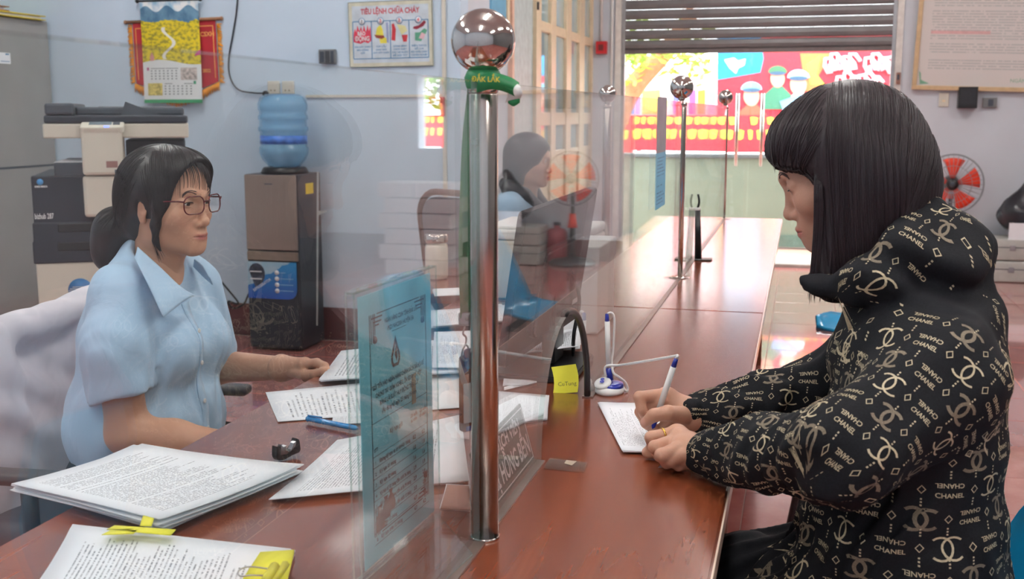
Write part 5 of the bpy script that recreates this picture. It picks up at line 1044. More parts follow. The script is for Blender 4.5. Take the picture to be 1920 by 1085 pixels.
        for _ in range(smooth):
            S = np.zeros_like(V); N = np.zeros(len(V))
            for a, b in ((0, 1), (1, 2), (2, 3), (3, 0)):
                np.add.at(S, Fa[:, a], V[Fa[:, b]]); np.add.at(N, Fa[:, a], 1); np.add.at(S, Fa[:, b], V[Fa[:, a]]); np.add.at(N, Fa[:, b], 1)
            V = V*.5+.5*S/np.maximum(N, 1)[:, None]
        return V, Fa
def np_mesh(name, V, F, m, col=None, smooth=True):
    me = bpy.data.meshes.new(name); V = np.asarray(V, np.float32); F = np.asarray(F, np.int32); k = F.shape[1]
    me.vertices.add(len(V)); me.vertices.foreach_set('co', V.ravel()); me.loops.add(F.size); me.loops.foreach_set('vertex_index', F.ravel()); me.polygons.add(len(F)); me.polygons.foreach_set('loop_start', np.arange(0, F.size, k, dtype=np.int32)); me.polygons.foreach_set('loop_total', np.full(len(F), k, np.int32)); me.polygons.foreach_set('use_smooth', np.full(len(F), smooth)); me.update(calc_edges=True); me.validate()
    if col is not None:
        a = me.color_attributes.new('Col', 'FLOAT_COLOR', 'POINT'); a.data.foreach_set('color', np.concatenate([col, np.ones((len(V), 1))], 1).astype(np.float32).ravel())
    me.materials.append(m); return me
def np_obj(name, V, F, m, parent=None, col=None, **kw):
    o = bpy.data.objects.new(name, np_mesh(name, V, F, m, col)); finish(o, parent, True); return tag(o, **kw) if kw else o
def join(parts):
    V = []; F = []; C = []; n = 0
    for v, f, c in parts: V.append(v); F.append(f+n); n += len(v); C.append(np.tile(np.array(c, float), (len(v), 1)) if np.ndim(c) == 1 else c)
    return np.concatenate(V), np.concatenate(F), np.concatenate(C)
def tubes_np(paths, radii, n=4):
    """many thin strands as one quad mesh; paths (S,L,3), radii (L,) or (S,L)"""
    P = np.asarray(paths, float); S, L, _ = P.shape; Rr = np.broadcast_to(np.asarray(radii, float), (S, L))
    T = np.gradient(P, axis=1); T /= np.linalg.norm(T, axis=2, keepdims=True)+1e-9; ref = np.where(np.abs(T[..., 2:3]) > .9, np.array([1., 0, 0]), np.array([0, 0, 1.])); U = np.cross(T, ref); U /= np.linalg.norm(U, axis=2, keepdims=True)+1e-9; W = np.cross(T, U)
    a = np.arange(n)*2*np.pi/n; V = P[:, :, None, :]+(U[:, :, None, :]*np.cos(a)[None, None, :, None]+W[:, :, None, :]*np.sin(a)[None, None, :, None])*Rr[:, :, None, None]
    base = (np.arange(S)[:, None, None]*L+np.arange(L-1)[None, :, None])*n; k = np.arange(n)[None, None, :]; k2 = (k+1) % n
    F = np.stack([base+k, base+k2, base+n+k2, base+n+k], -1).reshape(-1, 4); return V.reshape(-1, 3), F
def flow(field, starts, dirfn, step, n, off=.001, stick=True):
    P = np.array(starts, float); out = [P.copy()]
    for i in range(n-1):
        d = dirfn(P, i); g = field.grad(P)
        if stick: d = d-g*(d*g).sum(1, keepdims=True)
        d /= np.linalg.norm(d, axis=1, keepdims=True)+1e-9; P = P+d*step
        if stick: P = P-field.grad(P)*np.clip(field.at(P)-off, -.02, .02)[:, None]
        out.append(P.copy())
    return np.stack(out, 1)
def xf(M, V): A = np.array(M)[:3]; return np.asarray(V) @ A[:, :3].T+A[:, 3]
def rotM(ax, deg): return np.array(Matrix.Rotation(R(deg), 3, ax))
SKIN = np.array(lin(206, 158, 132)); LIP = np.array(lin(174, 100, 94)); HAIRC = np.array(lin(26, 22, 24))
M_skin = vcol('skin', .46, .12, .15, .4, 500)
def hairmat(name, c):
    t = NT(name); f = t.noise(160, 2, stretch=(1, 1, .08)); t.set(color=t.mix(f, lin(*c), lin(*[x*1.7+6 for x in c])), rough=.42, spec=.4); t.bump(f, .35, .001); return t.mat
M_hair = hairmat('black_hair', (20, 18, 20)); M_hair2 = hairmat('dark_brown_hair', (26, 19, 22))
def make_head(h, neck, slit=.0036, look_down=0.0, lipc=LIP, skin=SKIN, ears=(1, 1), jaw=1.0, smile=0.0, neck_r=.047):
    """head in its own axes: x forward, y left, z up, eye line at z = 0"""
    F = Field((-.125, -.10, -.235), (.125, .10, .125), h); S2 = (1, -1)
    F.ell((-.006, 0, .022), (.092, .0745, .087), .01); F.ell((.028, 0, -.043), (.050, .058*jaw, .064), .03)
    for s in S2:
        F.ell((.048, s*.042, -.030), (.025, .021, .020), .022); F.ell((.004, s*.045*jaw, -.066), (.026, .014, .026), .026); F.cap((.004, s*.043*jaw, -.072), (.064, s*.012, -.097), .014, .013, .022)
    F.ell((.066, 0, -.093), (.017, .019, .014), .018); F.ell((.067, 0, -.068), (.0205, .027, .022), .02)
    F.cap((.076, -.026, .017), (.081, 0, .013), .007, .006, .018); F.cap((.076, .026, .017), (.081, 0, .013), .007, .006, .018)
    for s in S2: F.ell((.0925, s*.031, -.001), (.016, .019, .012), .014, '-')
    F.cap((.0785, 0, .006), (.0915, 0, -.036), .0062, .0078, .010); F.ell((.0930, 0, -.0415), (.0100, .0102, .0092), .008)
    for s in S2: F.ell((.0825, s*.0125, -.0455), (.0100, .0068, .0072), .006)
    for s in S2: F.ell((.0885, s*.0062, -.0535), (.0045, .0030, .0030), .002, '-')
    up = [((.0885, 0, -.0668), .0036), ((.0858, .011, -.0672), .0036), ((.0752, .0240, -.0712+smile), .0018)]; lo = [((.0865, 0, -.0766), .0044), ((.0835, .011, -.0764), .0038), ((.0750, .0230, -.0722+smile), .0018)]
    for s in S2:
        for q in (up, lo): F.chain([((p[0], p[1]*s, p[2]), r) for p, r in q], .004)
        F.chain([((.0945, 0, -.0712), .0011), ((.0905, s*.010, -.0716), .0011), ((.0800, s*.0222, -.0722+smile), .0009)], .002, '-')
        F.ell((.0668, s*.031, -.001), (.0142, .0165, .0128), .005); F.ell((.080, s*.031, -.0012-look_down), (.010, .0128, slit), .0012, '-', rotM('X', s*4))
    for s, on in zip(S2, ears):
        if on:
            F.ell((-.006, s*.0735, -.010), (.017, .0060, .030), .006, '+', rotM('Z', s*18)); F.ell((.002, s*.0805, -.006), (.008, .0055, .016), .003, '-'); F.ell((-.004, s*.0725, -.036), (.008, .0055, .008), .004)
    F.cap((-.020, 0, -.045), neck, .048, neck_r, .022); F.cap((.012, 0, -.085), np.array(neck)+np.array((.022, 0, .0)), .022, .03, .03)
    V, Fa = F.mesh(1); col = np.tile(skin, (len(V), 1))
    x, y, z = V.T; ay = np.abs(y)
    mz = -.0716+np.interp(ay, [0, .0222], [0, smile]); m = np.exp(-((ay/.0215)**4))*np.exp(-((z-mz)/np.where(z > mz, .0062, .0078))**4)*(x > .070); col += m[:, None]*(lipc-col)*.95
    m2 = np.exp(-(((ay-.036)/.022)**2+((z+.035)/.02)**2))*(x > .03)*.22; col += m2[:, None]*(np.array(lin(214, 140, 122))-col)
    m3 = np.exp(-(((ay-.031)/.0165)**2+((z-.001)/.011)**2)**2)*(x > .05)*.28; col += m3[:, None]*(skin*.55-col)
    parts = [(V, Fa, col)]
    for s in S2:   # eyeballs
        b = Field((.05, s*.031-.016, -.018), (.084, s*.031+.016, .016), .0016); b.ell((.0672, s*.031, -.001), (.0122, .0122, .0122)); v, f = b.mesh(1); c = np.tile(np.array(lin(226, 222, 216)), (len(v), 1))
        dd = np.hypot(v[:, 1]-s*.031-.0, v[:, 2]+.0015+look_down); c[(dd < .0058) & (v[:, 0] > .07)] = lin(40, 26, 22); parts.append((v, f, c))
    # lashes and brows as fine tubes on the surface
    ls = []; br = []
    for s in S2:
        u = np.linspace(-1.05, 1.05, 15); P = np.stack([np.full(15, .0815), s*.031+.0128*u, -.0012-look_down+slit*1.08*np.sqrt(np.maximum(0, 1-(u/1.06)**2))+.0004], 1); ls.append(F.snap(P, .0003))
        for k in range(26):
            t = k/25; yy = s*(.014+.036*t); zz = .0195+.0035*np.sin(np.pi*t)-.004*max(0, t-.6)/.4; 
            for j in range(2): p0 = np.array([.08, yy, zz-.0016+j*.0030*(1-t*.6)]); P = np.stack([p0+np.array([0, s*.0072*q, .0014*q]) for q in np.linspace(0, 1, 5)]); br.append(F.snap(P, .0003))
    lv, lf = tubes_np(np.stack(ls), [.0005]+[.0011]*13+[.0005], 5); bv, bf = tubes_np(np.stack(br), [.0003, .0009, .0010, .0007, .0002], 4)
    u = np.linspace(-1, 1, 21); P = np.stack([np.interp(np.abs(u), [0, .45, 1], [.0895, .0868, .0765]), .0232*u, -.0714+smile*np.abs(u)**2-.0006*np.cos(u*9)], 1); mv, mf = tubes_np(F.snap(P, -.0002)[None], np.interp(np.abs(u), [0, .8, 1], [.0009, .0009, .0003]), 5); parts.append((mv, mf, np.array(lin(92, 46, 46))))
    return F, parts, (lv, lf), (bv, bf)
# ================================================================ people
def placed(parts, M): return [(xf(M, v), f, c) for v, f, c in parts]
def headM(pos, yaw, pitch, roll=0, s=1.0): return Matrix.Translation(pos) @ Matrix.Rotation(R(yaw), 4, 'Z') @ Matrix.Rotation(R(pitch), 4, 'Y') @ Matrix.Rotation(R(roll), 4, 'X') @ Matrix.Scale(s, 4)
def skinpart(F, skin=SKIN, nails=()):
    V, f = F.mesh(1); c = np.tile(skin, (len(V), 1))
    for p, r in nails: m = np.exp(-(np.linalg.norm(V-np.array(p), axis=1)/r)**4); c += m[:, None]*(np.array(lin(222, 170, 156))-c)*.8
    return V, f, c
def zrow(L): return [(PZ(x, y, z), r) for x, y, z, r in L]
def hand_field(wrist, palm, fingers, h=.0017, extra=()):
    pts = [q for q, r in [wrist]+palm]+[q for fg in fingers for q, r in fg]+[q for q, r in extra]; lo = np.min(pts, 0)-.03; hi = np.max(pts, 0)+.03
    F = Field(lo, hi, h)
    for q in palm: F.cap(wrist[0], q[0], wrist[1], q[1], .014)
    for a, b in zip(palm[:-1], palm[1:]): F.cap(a[0], b[0], a[1], b[1], .010)
    for e in zip(extra[:-1], extra[1:]): F.cap(e[0][0], e[1][0], e[0][1], e[1][1], .012)
    for fg in fingers:
        G = Field(lo, hi, h); G.chain(fg, .003); d = G.f; f = F.f; k = .0035; hh = np.maximum(k-np.abs(f-d), 0)/k; F.f = np.minimum(f, d)-hh*hh*k*.25
    return F
# ---------------------------------------------------------------- the near clerk
HC = Vector(PY(314, 375, 1.965)); HM = headM(HC, -7, 1, 0, .965); HI = HM.inverted()
ntl = np.array(HI @ Vector((-1.275, 1.965, .955)))
Fh, hp, lash, brow = make_head(.0019, ntl, .0031, .0014, ears=(0, 1), smile=.0012)
body = placed(hp, HM)
# chest and hidden trunk
T = Field((-1.56, 1.70, .38), (-.98, 2.24, 1.0), .0075)
T.ell((-1.30, 1.965, .80), (.095, .15, .20), .02); T.ell((-1.32, 1.965, .57), (.12, .16, .14), .05); T.cap((-1.285, 1.965, .86), (-1.265, 1.965, .98), .055, .048, .04)
for s, yk in ((-1, 1.885), (1, 2.055)): T.cap((-1.30, yk, .53), (-.99, yk, .53), .075, .06, .03)
v, f = T.mesh(1); body.append((v, f, SKIN))
# near arm: elbow bent, hand under the counter
el = PY(240, 812, 1.80); sh = Vector((-1.262, 1.80, .85)); wr = Vector((-1.02, 1.845, .648))
A = Field((-1.33, 1.73, .57), (-.93, 1.91, .95), .0032); A.cap(sh, el, .040, .040, .01); A.cap(el, np.array(el)*.6+np.array(wr)*.4, .0405, .036, .02); A.cap(np.array(el)*.6+np.array(wr)*.4, wr, .036, .025, .02); A.ell(wr+Vector((.03, 0, -.005)), (.04, .035, .016), .02); body.append(skinpart(A))
# far arm reaching to the papers
w2 = Vector(PY(528, 690, 2.11)); e2 = Vector((-1.27, 2.18, .72)); B = Field((-1.34, 2.03, .64), (-1.0, 2.27, .95), .003); B.cap((-1.265, 2.14, .86), e2, .04, .038, .01); B.cap(e2, w2, .038, .0255, .02); body.append(skinpart(B))
def Q(x, y, Y, r): return (PY(x, y, Y), r)
hand = hand_field((np.array(w2), .024), [Q(572, 683, 2.055, .0135), Q(568, 688, 2.075, .014), Q(562, 691, 2.10, .014), Q(556, 694, 2.12, .012)],
   [[Q(572, 682, 2.055, .0105), Q(594, 680, 2.035, .0098), Q(609, 686, 2.02, .0085), Q(613, 694, 2.01, .0072)], [Q(570, 686, 2.075, .0105), Q(590, 690, 2.065, .0095), Q(598, 700, 2.045, .0085), Q(590, 706, 2.03, .0075)], [Q(564, 690, 2.095, .0100), Q(582, 697, 2.085, .0092), Q(586, 706, 2.07, .008), Q(577, 709, 2.055, .0072)], [Q(558, 694, 2.115, .0092), Q(572, 703, 2.105, .0082), Q(572, 710, 2.09, .0070)], [Q(548, 696, 2.075, .0125), Q(573, 702, 2.035, .0110), Q(592, 701, 2.015, .0095), Q(607, 695, 2.005, .0080)]], .002)
body.append(skinpart(hand))
V, Fq, C = join(body)
clerk = np_obj('person', V, Fq, M_skin, None, C, label='seated woman in light blue shirt and glasses reaching for papers', cat='person')
np_obj('eyelashes', xf(HM, lash[0]), lash[1], M_hair, clerk); np_obj('eyebrows', xf(HM, brow[0]), brow[1], mat('brow_brown', (70, 52, 50), .6), clerk)
mole = PY(319, 517, 1.9)
# hair
H = Field((-.20, -.115, -.17), (.13, .11, .14), .0026)
H.ell((-.010, 0, .025), (.104, .0880, .0925), .01); H.ell((-.060, 0, -.025), (.050, .070, .070), .03); H.ell((.040, 0, .062), (.056, .068, .045), .02)
H.ell((.112, 0, -.030), (.084, .086, .122), .008, '-'); H.ell((-.01, -.085, -.075), (.045, .04, .045), .012, '-'); H.ell((-.01, .085, -.075), (.045, .04, .045), .012, '-')
H.ell((-.004, -.083, -.016), (.010, .012, .020), .006, '-')
H.chain([((.040, -.064, .035), .016), ((.036, -.072, -.005), .012), ((.026, -.072, -.045), .010), ((.020, -.066, -.078), .006), ((.026, -.060, -.098), .003)], .008)
H.chain([((.040, .064, .035), .016), ((.036, .072, -.005), .011), ((.026, .071, -.045), .008), ((.020, .066, -.075), .004)], .008)
H.ell((-.125, -.012, -.070), (.050, .055, .052), .02); H.ell((-.150, -.005, -.115), (.040, .045, .050), .03)
hv, hf = H.mesh(1); hair = np_obj('hair', xf(HM, hv), hf, M_hair, clerk, label='black hair tied in a low ponytail with a thin fringe')
rs_ = np.random.RandomState(5); pr = rs_.randn(3000, 3); pr = pr[(pr[:, 2] > .1)][:850]; pr /= np.linalg.norm(pr, axis=1, keepdims=True); st = H.snap(np.array((-.01, 0, .03))+pr*np.array((.10, .088, .09)), .0008)
def hd_dir(P, i): d = np.stack([np.where(P[:, 0] > .0, .35, -.55)*np.ones(len(P)), np.sign(P[:, 1]+1e-6)*.25, -np.ones(len(P))], 1); return d
fl_ = flow(H, st, hd_dir, .0075, 16, .0008); sv, sf2 = tubes_np(fl_, np.concatenate([[.0002], np.full(14, .00045), [.0001]]), 4); np_obj('hair_strands', xf(HM, sv), sf2, M_hair, hair)
bang = []
for k in range(40):   # fringe wisps over the forehead
    y0 = -.056+.112*k/39+rs_.uniform(-.002, .002); zb = .022+.008*(abs(y0)/.05)+rs_.uniform(-.012, .010) - (.018 if abs(y0) > .045 else 0); x0 = .060-.5*y0*y0/.05
    c = curve_pts([(x0-.012, y0*.75, .101), (x0+.012, y0*.9, .088), (x0+.0285, y0, .066), (x0+.0315, y0*1.06+.003, .046), (x0+.0285, y0*1.10+.006, zb)], 12); bang.append([tuple(p) for p in c])
bv, bf = tubes_np(np.array(bang), np.array([.0030, .0030, .0028, .0025, .0021, .0018, .0015, .0012, .0010, .0008, .0006, .0002])*.5, 5); np_obj('fringe', xf(HM, bv), bf, M_hair, hair)
wisp = []
for k in range(16):
    a = rs_.uniform(-.006, .006); c = curve_pts([(.030+a, -.076, -.03), (.024+a, -.074, -.06), (.022+a*1.5, -.068, -.085), (.030+a*2, -.062, -.105-rs_.uniform(0, .02))], 10); wisp.append([tuple(p) for p in c])
wv, wf = tubes_np(np.array(wisp), np.linspace(.0012, .0002, 10), 4); np_obj('side_wisps', xf(HM, wv), wf, M_hair, hair)
# glasses
gl = MB(); lens = []
for s in (1, -1):
    c = [((.0985-.010*((abs(s*.0335+dx)-.01)/.05)), s*.0335+dx, -.004+dz) for dx, dz in rrect(.051, .036, .014, 6)]
    gl.tube([HM @ Vector(p) for p in c], .00135, 6, None, True); lens.append([HM @ Vector(p) for p in c])
    gl.tube([HM @ Vector(p) for p in [(.090, s*.0595, .004), (.084, s*.070, .006), (.04, s*.0765, .004), (.0, s*.079, .0)]], [.0018, .0018, .0014, .0012], 6)
gl.tube([HM @ Vector(p) for p in [(.0985, -.0085, .001), (.1005, 0, .004), (.0985, .0085, .001)]], .0014, 6)
gs = gl.build('eyeglasses', mat('maroon_frame', (92, 26, 34), .25, var=.1), clerk, label='thin dark red rimmed glasses')
for c in lens: MB().add([tuple(p) for p in c], [tuple(range(len(c)))]).build('lens', glass('lens_glass', (.97, .97, .98), .0), gs)
# shirt
t = NT('light_blue_cotton'); n1 = t.noise(900, 2); n2 = t.noise(14, 3, stretch=(1, 1, .5), dist=1.5); t.set(color=t.mix(n1, lin(160, 194, 224), lin(184, 212, 236)), rough=.75, sheen=.15); t.bump(t.m('ADD', n2, t.m('MULTIPLY', n1, .05)), .5, .008); M_shirt = t.mat
Sf = Field((-1.56, 1.68, .50), (-1.02, 2.28, 1.04), .0048)
Sf.ell((-1.302, 1.965, .815), (.122, .165, .17), .03); Sf.ell((-1.315, 1.965, .645), (.150, .180, .16), .06); Sf.ell((-1.225, 1.900, .815), (.070, .060, .065), .05); Sf.ell((-1.225, 2.035, .815), (.070, .060, .065), .05)
Sf.cap((-1.285, 1.855, .945), (-1.285, 2.075, .945), .055, .055, .05); Sf.cap((-1.30, 1.965, .93), (-1.285, 1.965, .985), .075, .064, .04)
Sl = Field((-1.56, 1.68, .50), (-1.02, 2.28, 1.04), .0048); Sl.cap((-1.272, 1.845, .925), (-1.262, 1.800, .845), .060, .066, .03); Sl.cap((-1.262, 1.800, .845), (-1.250, 1.794, .730), .066, .064, .02)
Sl.cap((-1.258, 1.797, .80), (-1.24, 1.790, .66), .050, .055, .004, '-'); Sl.box((-1.25, 1.79, .655), (.16, .10, .092), .004, .004, '-', rotM('Y', -14))
Sl.cap((-1.268, 2.10, .915), (-1.27, 2.155, .77), .060, .060, .035)
kk = .022; hh_ = np.maximum(kk-np.abs(Sf.f-Sl.f), 0)/kk; Sf.f = np.minimum(Sf.f, Sl.f)-hh_*hh_*kk*.25*(Sf.ax[2][None, None, :] > .80)
Sf.ell((-1.31, 1.96, .66), (.148, .176, .165), .02); Sf.box((-1.31, 1.96, .52), (.2, .2, .06), .01, .01, '-')
Sf.ell((-1.185, 1.945, 1.010), (.062, .052, .075), .02, '-'); Sf.cap((-1.245, 1.945, 1.00), (-1.255, 1.955, 1.06), .052, .052, .015, '-')
def wrk(X, Y, Z): return .55*.0035*np.sin(46*Z+26*X+8*np.sin(20*Y))*np.clip((.80-Z)/.15, 0, 1)+.55*.0028*np.sin(70*X-52*Z+10*np.sin(31*Y))*np.clip((Z-.55)/.1, 0, 1)*np.clip((.93-Z)/.1, 0, 1)+.0008*np.sin(90*Y+60*Z)
Sf.disp(wrk); sv, sf3 = Sf.mesh(1); shirt = np_obj('shirt', sv, sf3, M_shirt, clerk, label='light blue short sleeved shirt with pointed collar')
def patch(name, m, parent, grid, field=None, off=.0, th=.0022, bulge=0.0):
    """cloth patch from a small grid of control points (rows of equal length)"""
    G = [[Vector(p) for p in row] for row in grid]; nu, nv = 12, 12
    cols = [curve_pts(row, nu) for row in G]; pts = [curve_pts([c[i] for c in cols], nv) if len(cols) > 2 else [cols[0][i].lerp(cols[1][i], k/(nv-1)) for k in range(nv)] for i in range(nu)]
    P = np.array([[tuple(q) for q in r] for r in pts]).reshape(-1, 3)
    if field is not None: d = field.at(P); P = P-field.grad(P)*np.minimum(0, d-off)[:, None]
    o = MB().add([tuple(p) for p in P], [(i*nv+j, i*nv+j+1, (i+1)*nv+j+1, (i+1)*nv+j) for i in range(nu-1) for j in range(nv-1)], True).build(name, m, parent); md = o.modifiers.new('s', 'SOLIDIFY'); md.thickness = th; return o
cl = lambda x, y, Y: tuple(PY(x, y, Y))
patch('collar_flap', M_shirt, shirt, [[cl(258, 462, 1.885), cl(300, 500, 1.875), cl(340, 538, 1.888), cl(367, 554, 1.925)], [cl(256, 472, 1.865), cl(288, 515, 1.845), cl(325, 555, 1.852), cl(352, 560, 1.892)], [cl(252, 482, 1.850), cl(275, 525, 1.815), cl(296, 570, 1.806), cl(307, 594, 1.806)]], Sf, .003)
patch('collar_flap', M_shirt, shirt, [[cl(364, 486, 2.02), cl(380, 500, 2.00), cl(392, 520, 1.98)], [cl(362, 500, 2.03), cl(382, 520, 2.02), cl(398, 534, 2.01)]], None)
plp = np.array([PY(x, y, 1.945) for x, y in ((366, 560), (374, 600), (382, 640), (397, 690), (402, 730), (393, 780), (388, 815))]); plp = np.array([tuple(p) for p in curve_pts(plp, 30)]); 
pl2 = Sf.snap(plp, .002); dn = np.array((0, 1., 0)); vs = []; 
for p in pl2: vs += [tuple(p-dn*.011), tuple(p+dn*.011)]
PV = Sf.snap(np.array(vs), .0015, 3); o = MB().add([tuple(p) for p in PV], [(2*i, 2*i+1, 2*i+3, 2*i+2) for i in range(29)], True).build('placket', M_shirt, shirt); md = o.modifiers.new('s', 'SOLIDIFY'); md.thickness = .0018; md.offset = 1
for k in (7, 14, 21, 27): q = PV[2*k]*.5+PV[2*k+1]*.5+np.array((.0025, -.001, 0)); MB().lathe([(.0048, -.0005), (.0048, .0012), (.003, .0016), (0, .001)], 14, frame(q, (0, 1, 0), (0, 0, 1))).build('button', M_white, shirt)
for s, yk in ((-1, 1.885), (1, 2.055)): pass
Pf = Field((-1.56, 1.70, .0), (-.70, 2.24, .62), .009); Pf.ell((-1.33, 1.965, .55), (.135, .185, .085), .02)
for yk in (1.88, 2.05): Pf.cap((-1.32, yk, .55), (-.92, yk, .555), .088, .068, .04); Pf.cap((-.92, yk, .555), (-.90, yk, .10), .066, .05, .03)
pv, pf4 = Pf.mesh(1); np_obj('trousers', pv, pf4, mat('black_trousers', (26, 27, 32), .8), clerk)
for yk in (1.88, 2.05): MB().ball((-.86, yk, .045), .06, 14, (2.0, .8, .72)).build('shoe', M_black, clerk)
MB().ball(tuple(PY(319, 517, 1.905)), .0028, 8).build('mole', mat('mole', (60, 40, 36), .6), clerk) if False else None
# jacket hung over her chair back
J = Field((-1.80, 1.62, .28), (-1.46, 2.34, .95), .0058)
J.box((-1.615, 1.98, .63), (.050, .265, .225), .05, .01, '+', rotM('Y', -9)); J.cap((-1.60, 1.78, .835), (-1.585, 2.20, .850), .035, .035, .03); J.ell((-1.575, 2.17, .72), (.05, .07, .17), .05); J.ell((-1.575, 1.82, .66), (.055, .08, .2), .05)
J.box((-1.60, 2.05, .44), (.045, .2, .05), .02, .02)
J.disp(lambda X, Y, Z: .004*np.sin(34*Y+18*Z+5*np.sin(9*Z))*np.clip((.9-Z)/.2, 0, 1)+.0015*np.sin(80*Y-40*Z+4*np.sin(30*X))+.001*np.sin(60*Z+25*Y))
jv, jf = J.mesh(1); t = NT('pale_grey_cloth'); n1 = t.noise(600, 2); n2 = t.noise(11, 3, dist=1); t.set(color=t.mix(t.ramp(n2, .3, .7), lin(196, 196, 206), lin(216, 214, 222)), rough=.85, sheen=.2); t.bump(t.m('ADD', n2, t.m('MULTIPLY', n1, .06)), .4, .008); M_jack = t.mat
jk = thing('jacket', 'pale grey jacket draped over the near clerk\'s chair back', 'jacket', (-1.6, 1.98, .4)); np_obj('cloth', jv, jf, M_jack, jk); 
hemp = [PY(x, y, 2.08) for x, y in ((35, 872), (70, 858), (105, 842), (132, 828))]; hv_ = J.snap(np.array([tuple(p) for p in curve_pts(hemp, 16)]), .002); vs = []
for p in hv_: vs += [tuple(p-np.array((0, 0, .011))), tuple(p+np.array((0, 0, .011)))]
o = MB().add(vs, [(2*i, 2*i+1, 2*i+3, 2*i+2) for i in range(15)], True).build('hem_band', M_jack, jk); md = o.modifiers.new('s', 'SOLIDIFY'); md.thickness = .003
# ---------------------------------------------------------------- the customer
YH = 1.64; S_ = .93; th_ = 20
nt_ = Vector(PY(1472, 405, YH)); c_, s_ = math.cos(R(th_)), math.sin(R(th_))
off = Vector((-(.101*c_-.0415*s_)*S_, 0, (-.101*s_-.0415*c_)*S_)); CH = nt_-off; CM = headM(CH, 180-6, th_, 0, S_)
off2 = Vector(CM @ Vector((.101, 0, -.0415)))-nt_; CM = Matrix.Translation(-off2) @ CM; CI = CM.inverted(); CH = CM.translation.copy()
nk = Vector((CH.x+.078, CH.y+.01, CH.z-.185))
Fc, cpz, clash, cbrow = make_head(.0019, np.array(CI @ nk), .0012, .0055, lipc=np.array(lin(186, 96, 96)), skin=np.array(lin(196, 150, 128)), ears=(1, 1), jaw=.98)
CSK = np.array(lin(204, 156, 132)); cb = placed(cpz, CM)
Tc = Field((-.05, 1.30, .38), (.40, 1.90, 1.12), .008); Tc.ell((.165, 1.58, .86), (.09, .15, .2), .02); Tc.ell((.175, 1.57, .58), (.12, .16, .14), .05); Tc.cap((.19, 1.60, 1.0), tuple(nk), .05, .040, .04)
for yk in (1.49, 1.67): Tc.cap((.17, yk, .53), (-.14, yk, .53), .075, .06, .03)
v, f = Tc.mesh(1); cb.append((v, f, CSK))
# her writing hand (right) and resting hand (left)
wR = (PZ(1300, 777, .802), .0215)
rF = [zrow([(1243, 740, .834, .0110), (1199, 744, .836, .0096), (1203, 768, .816, .0085), (1212, 785, .800, .0074)]),
      zrow([(1240, 752, .826, .0108), (1201, 772, .806, .0095), (1211, 793, .788, .0084), (1226, 803, .780, .0074)]),
      zrow([(1246, 768, .812, .0102), (1214, 792, .788, .0090), (1227, 808, .775, .0082), (1242, 808, .773, .0074)]),
      zrow([(1258, 785, .797, .0094), (1236, 806, .776, .0080), (1252, 814, .771, .0072)]),
      zrow([(1282, 779, .806, .0150), (1252, 774, .818, .0125), (1226, 778, .816, .0106), (1210, 792, .801, .0084)])]
RH = hand_field(wR, zrow([(1250, 744, .828, .0150), (1248, 756, .818, .0150), (1254, 770, .806, .0145), (1266, 785, .794, .0135)]), rF, .0017, [(PZ(1306, 777, .803), .020), (PZ(1306, 777, .803)*.86+PY(1585, 715, 1.80)*.14, .016)])
cb.append(skinpart(RH, CSK, [(rF[4][-1][0]+np.array((-.004, -.007, .004)), .006), (rF[0][-1][0]+np.array((-.006, -.002, .002)), .005)]))
wL = (PZ(1314, 851, .793), .0215)
lF = [zrow([(1266, 812, .803, .0112), (1221, 820, .799, .0100), (1224, 838, .780, .0088), (1212, 847, .771, .0074)]),
      zrow([(1266, 826, .803, .0112), (1228, 838, .799, .0102), (1237, 854, .780, .0090), (1250, 855, .775, .0080)]),
      zrow([(1270, 841, .800, .0108), (1240, 853, .793, .0100), (1250, 867, .778, .0088), (1264, 866, .775, .0080)]),
      zrow([(1280, 853, .794, .0098), (1260, 863, .784, .0090), (1272, 873, .773, .0076), (1284, 872, .771, .0070)]),
      zrow([(1296, 826, .795, .0145), (1262, 836, .782, .0120), (1236, 848, .772, .0095), (1216, 850, .769, .0078)])]
LH = hand_field(wL, zrow([(1270, 815, .800, .0150), (1272, 827, .800, .0152), (1277, 841, .796, .0148), (1287, 853, .790, .0135)]), lF, .0017, [(PZ(1318, 853, .793), .020), (PZ(1318, 853, .793)*.86+PY(1592, 846, 1.345)*.14, .016)])
cb.append(skinpart(LH, CSK, [(lF[0][-1][0]+np.array((-.005, -.002, .003)), .0055)]))
V, Fq, C = join(cb); cust = np_obj('person', V, Fq, M_skin, None, C, label='woman in black patterned hooded jacket writing at the counter', cat='person')
np_obj('eyelashes', xf(CM, clash[0]), clash[1], M_hair, cust); np_obj('eyebrows', xf(CM, cbrow[0]), cbrow[1], mat('brow_brown', (70, 52, 50)), cust)
fd = (rF, lF)
rg = lF[0][0][0]*.50+lF[0][1][0]*.50; rd = (lF[0][1][0]-lF[0][0][0]); MB().lathe([(.0107, -.002), (.0122, -.0014), (.0122, .0014), (.0107, .002), (.0107, -.002)], 28, frame(rg, np.cross(rd, (0, 0, 1)), np.cross(rd, np.cross(rd, (0, 0, 1))))).build('ring', M_gold, cust, label='plain gold finger ring')
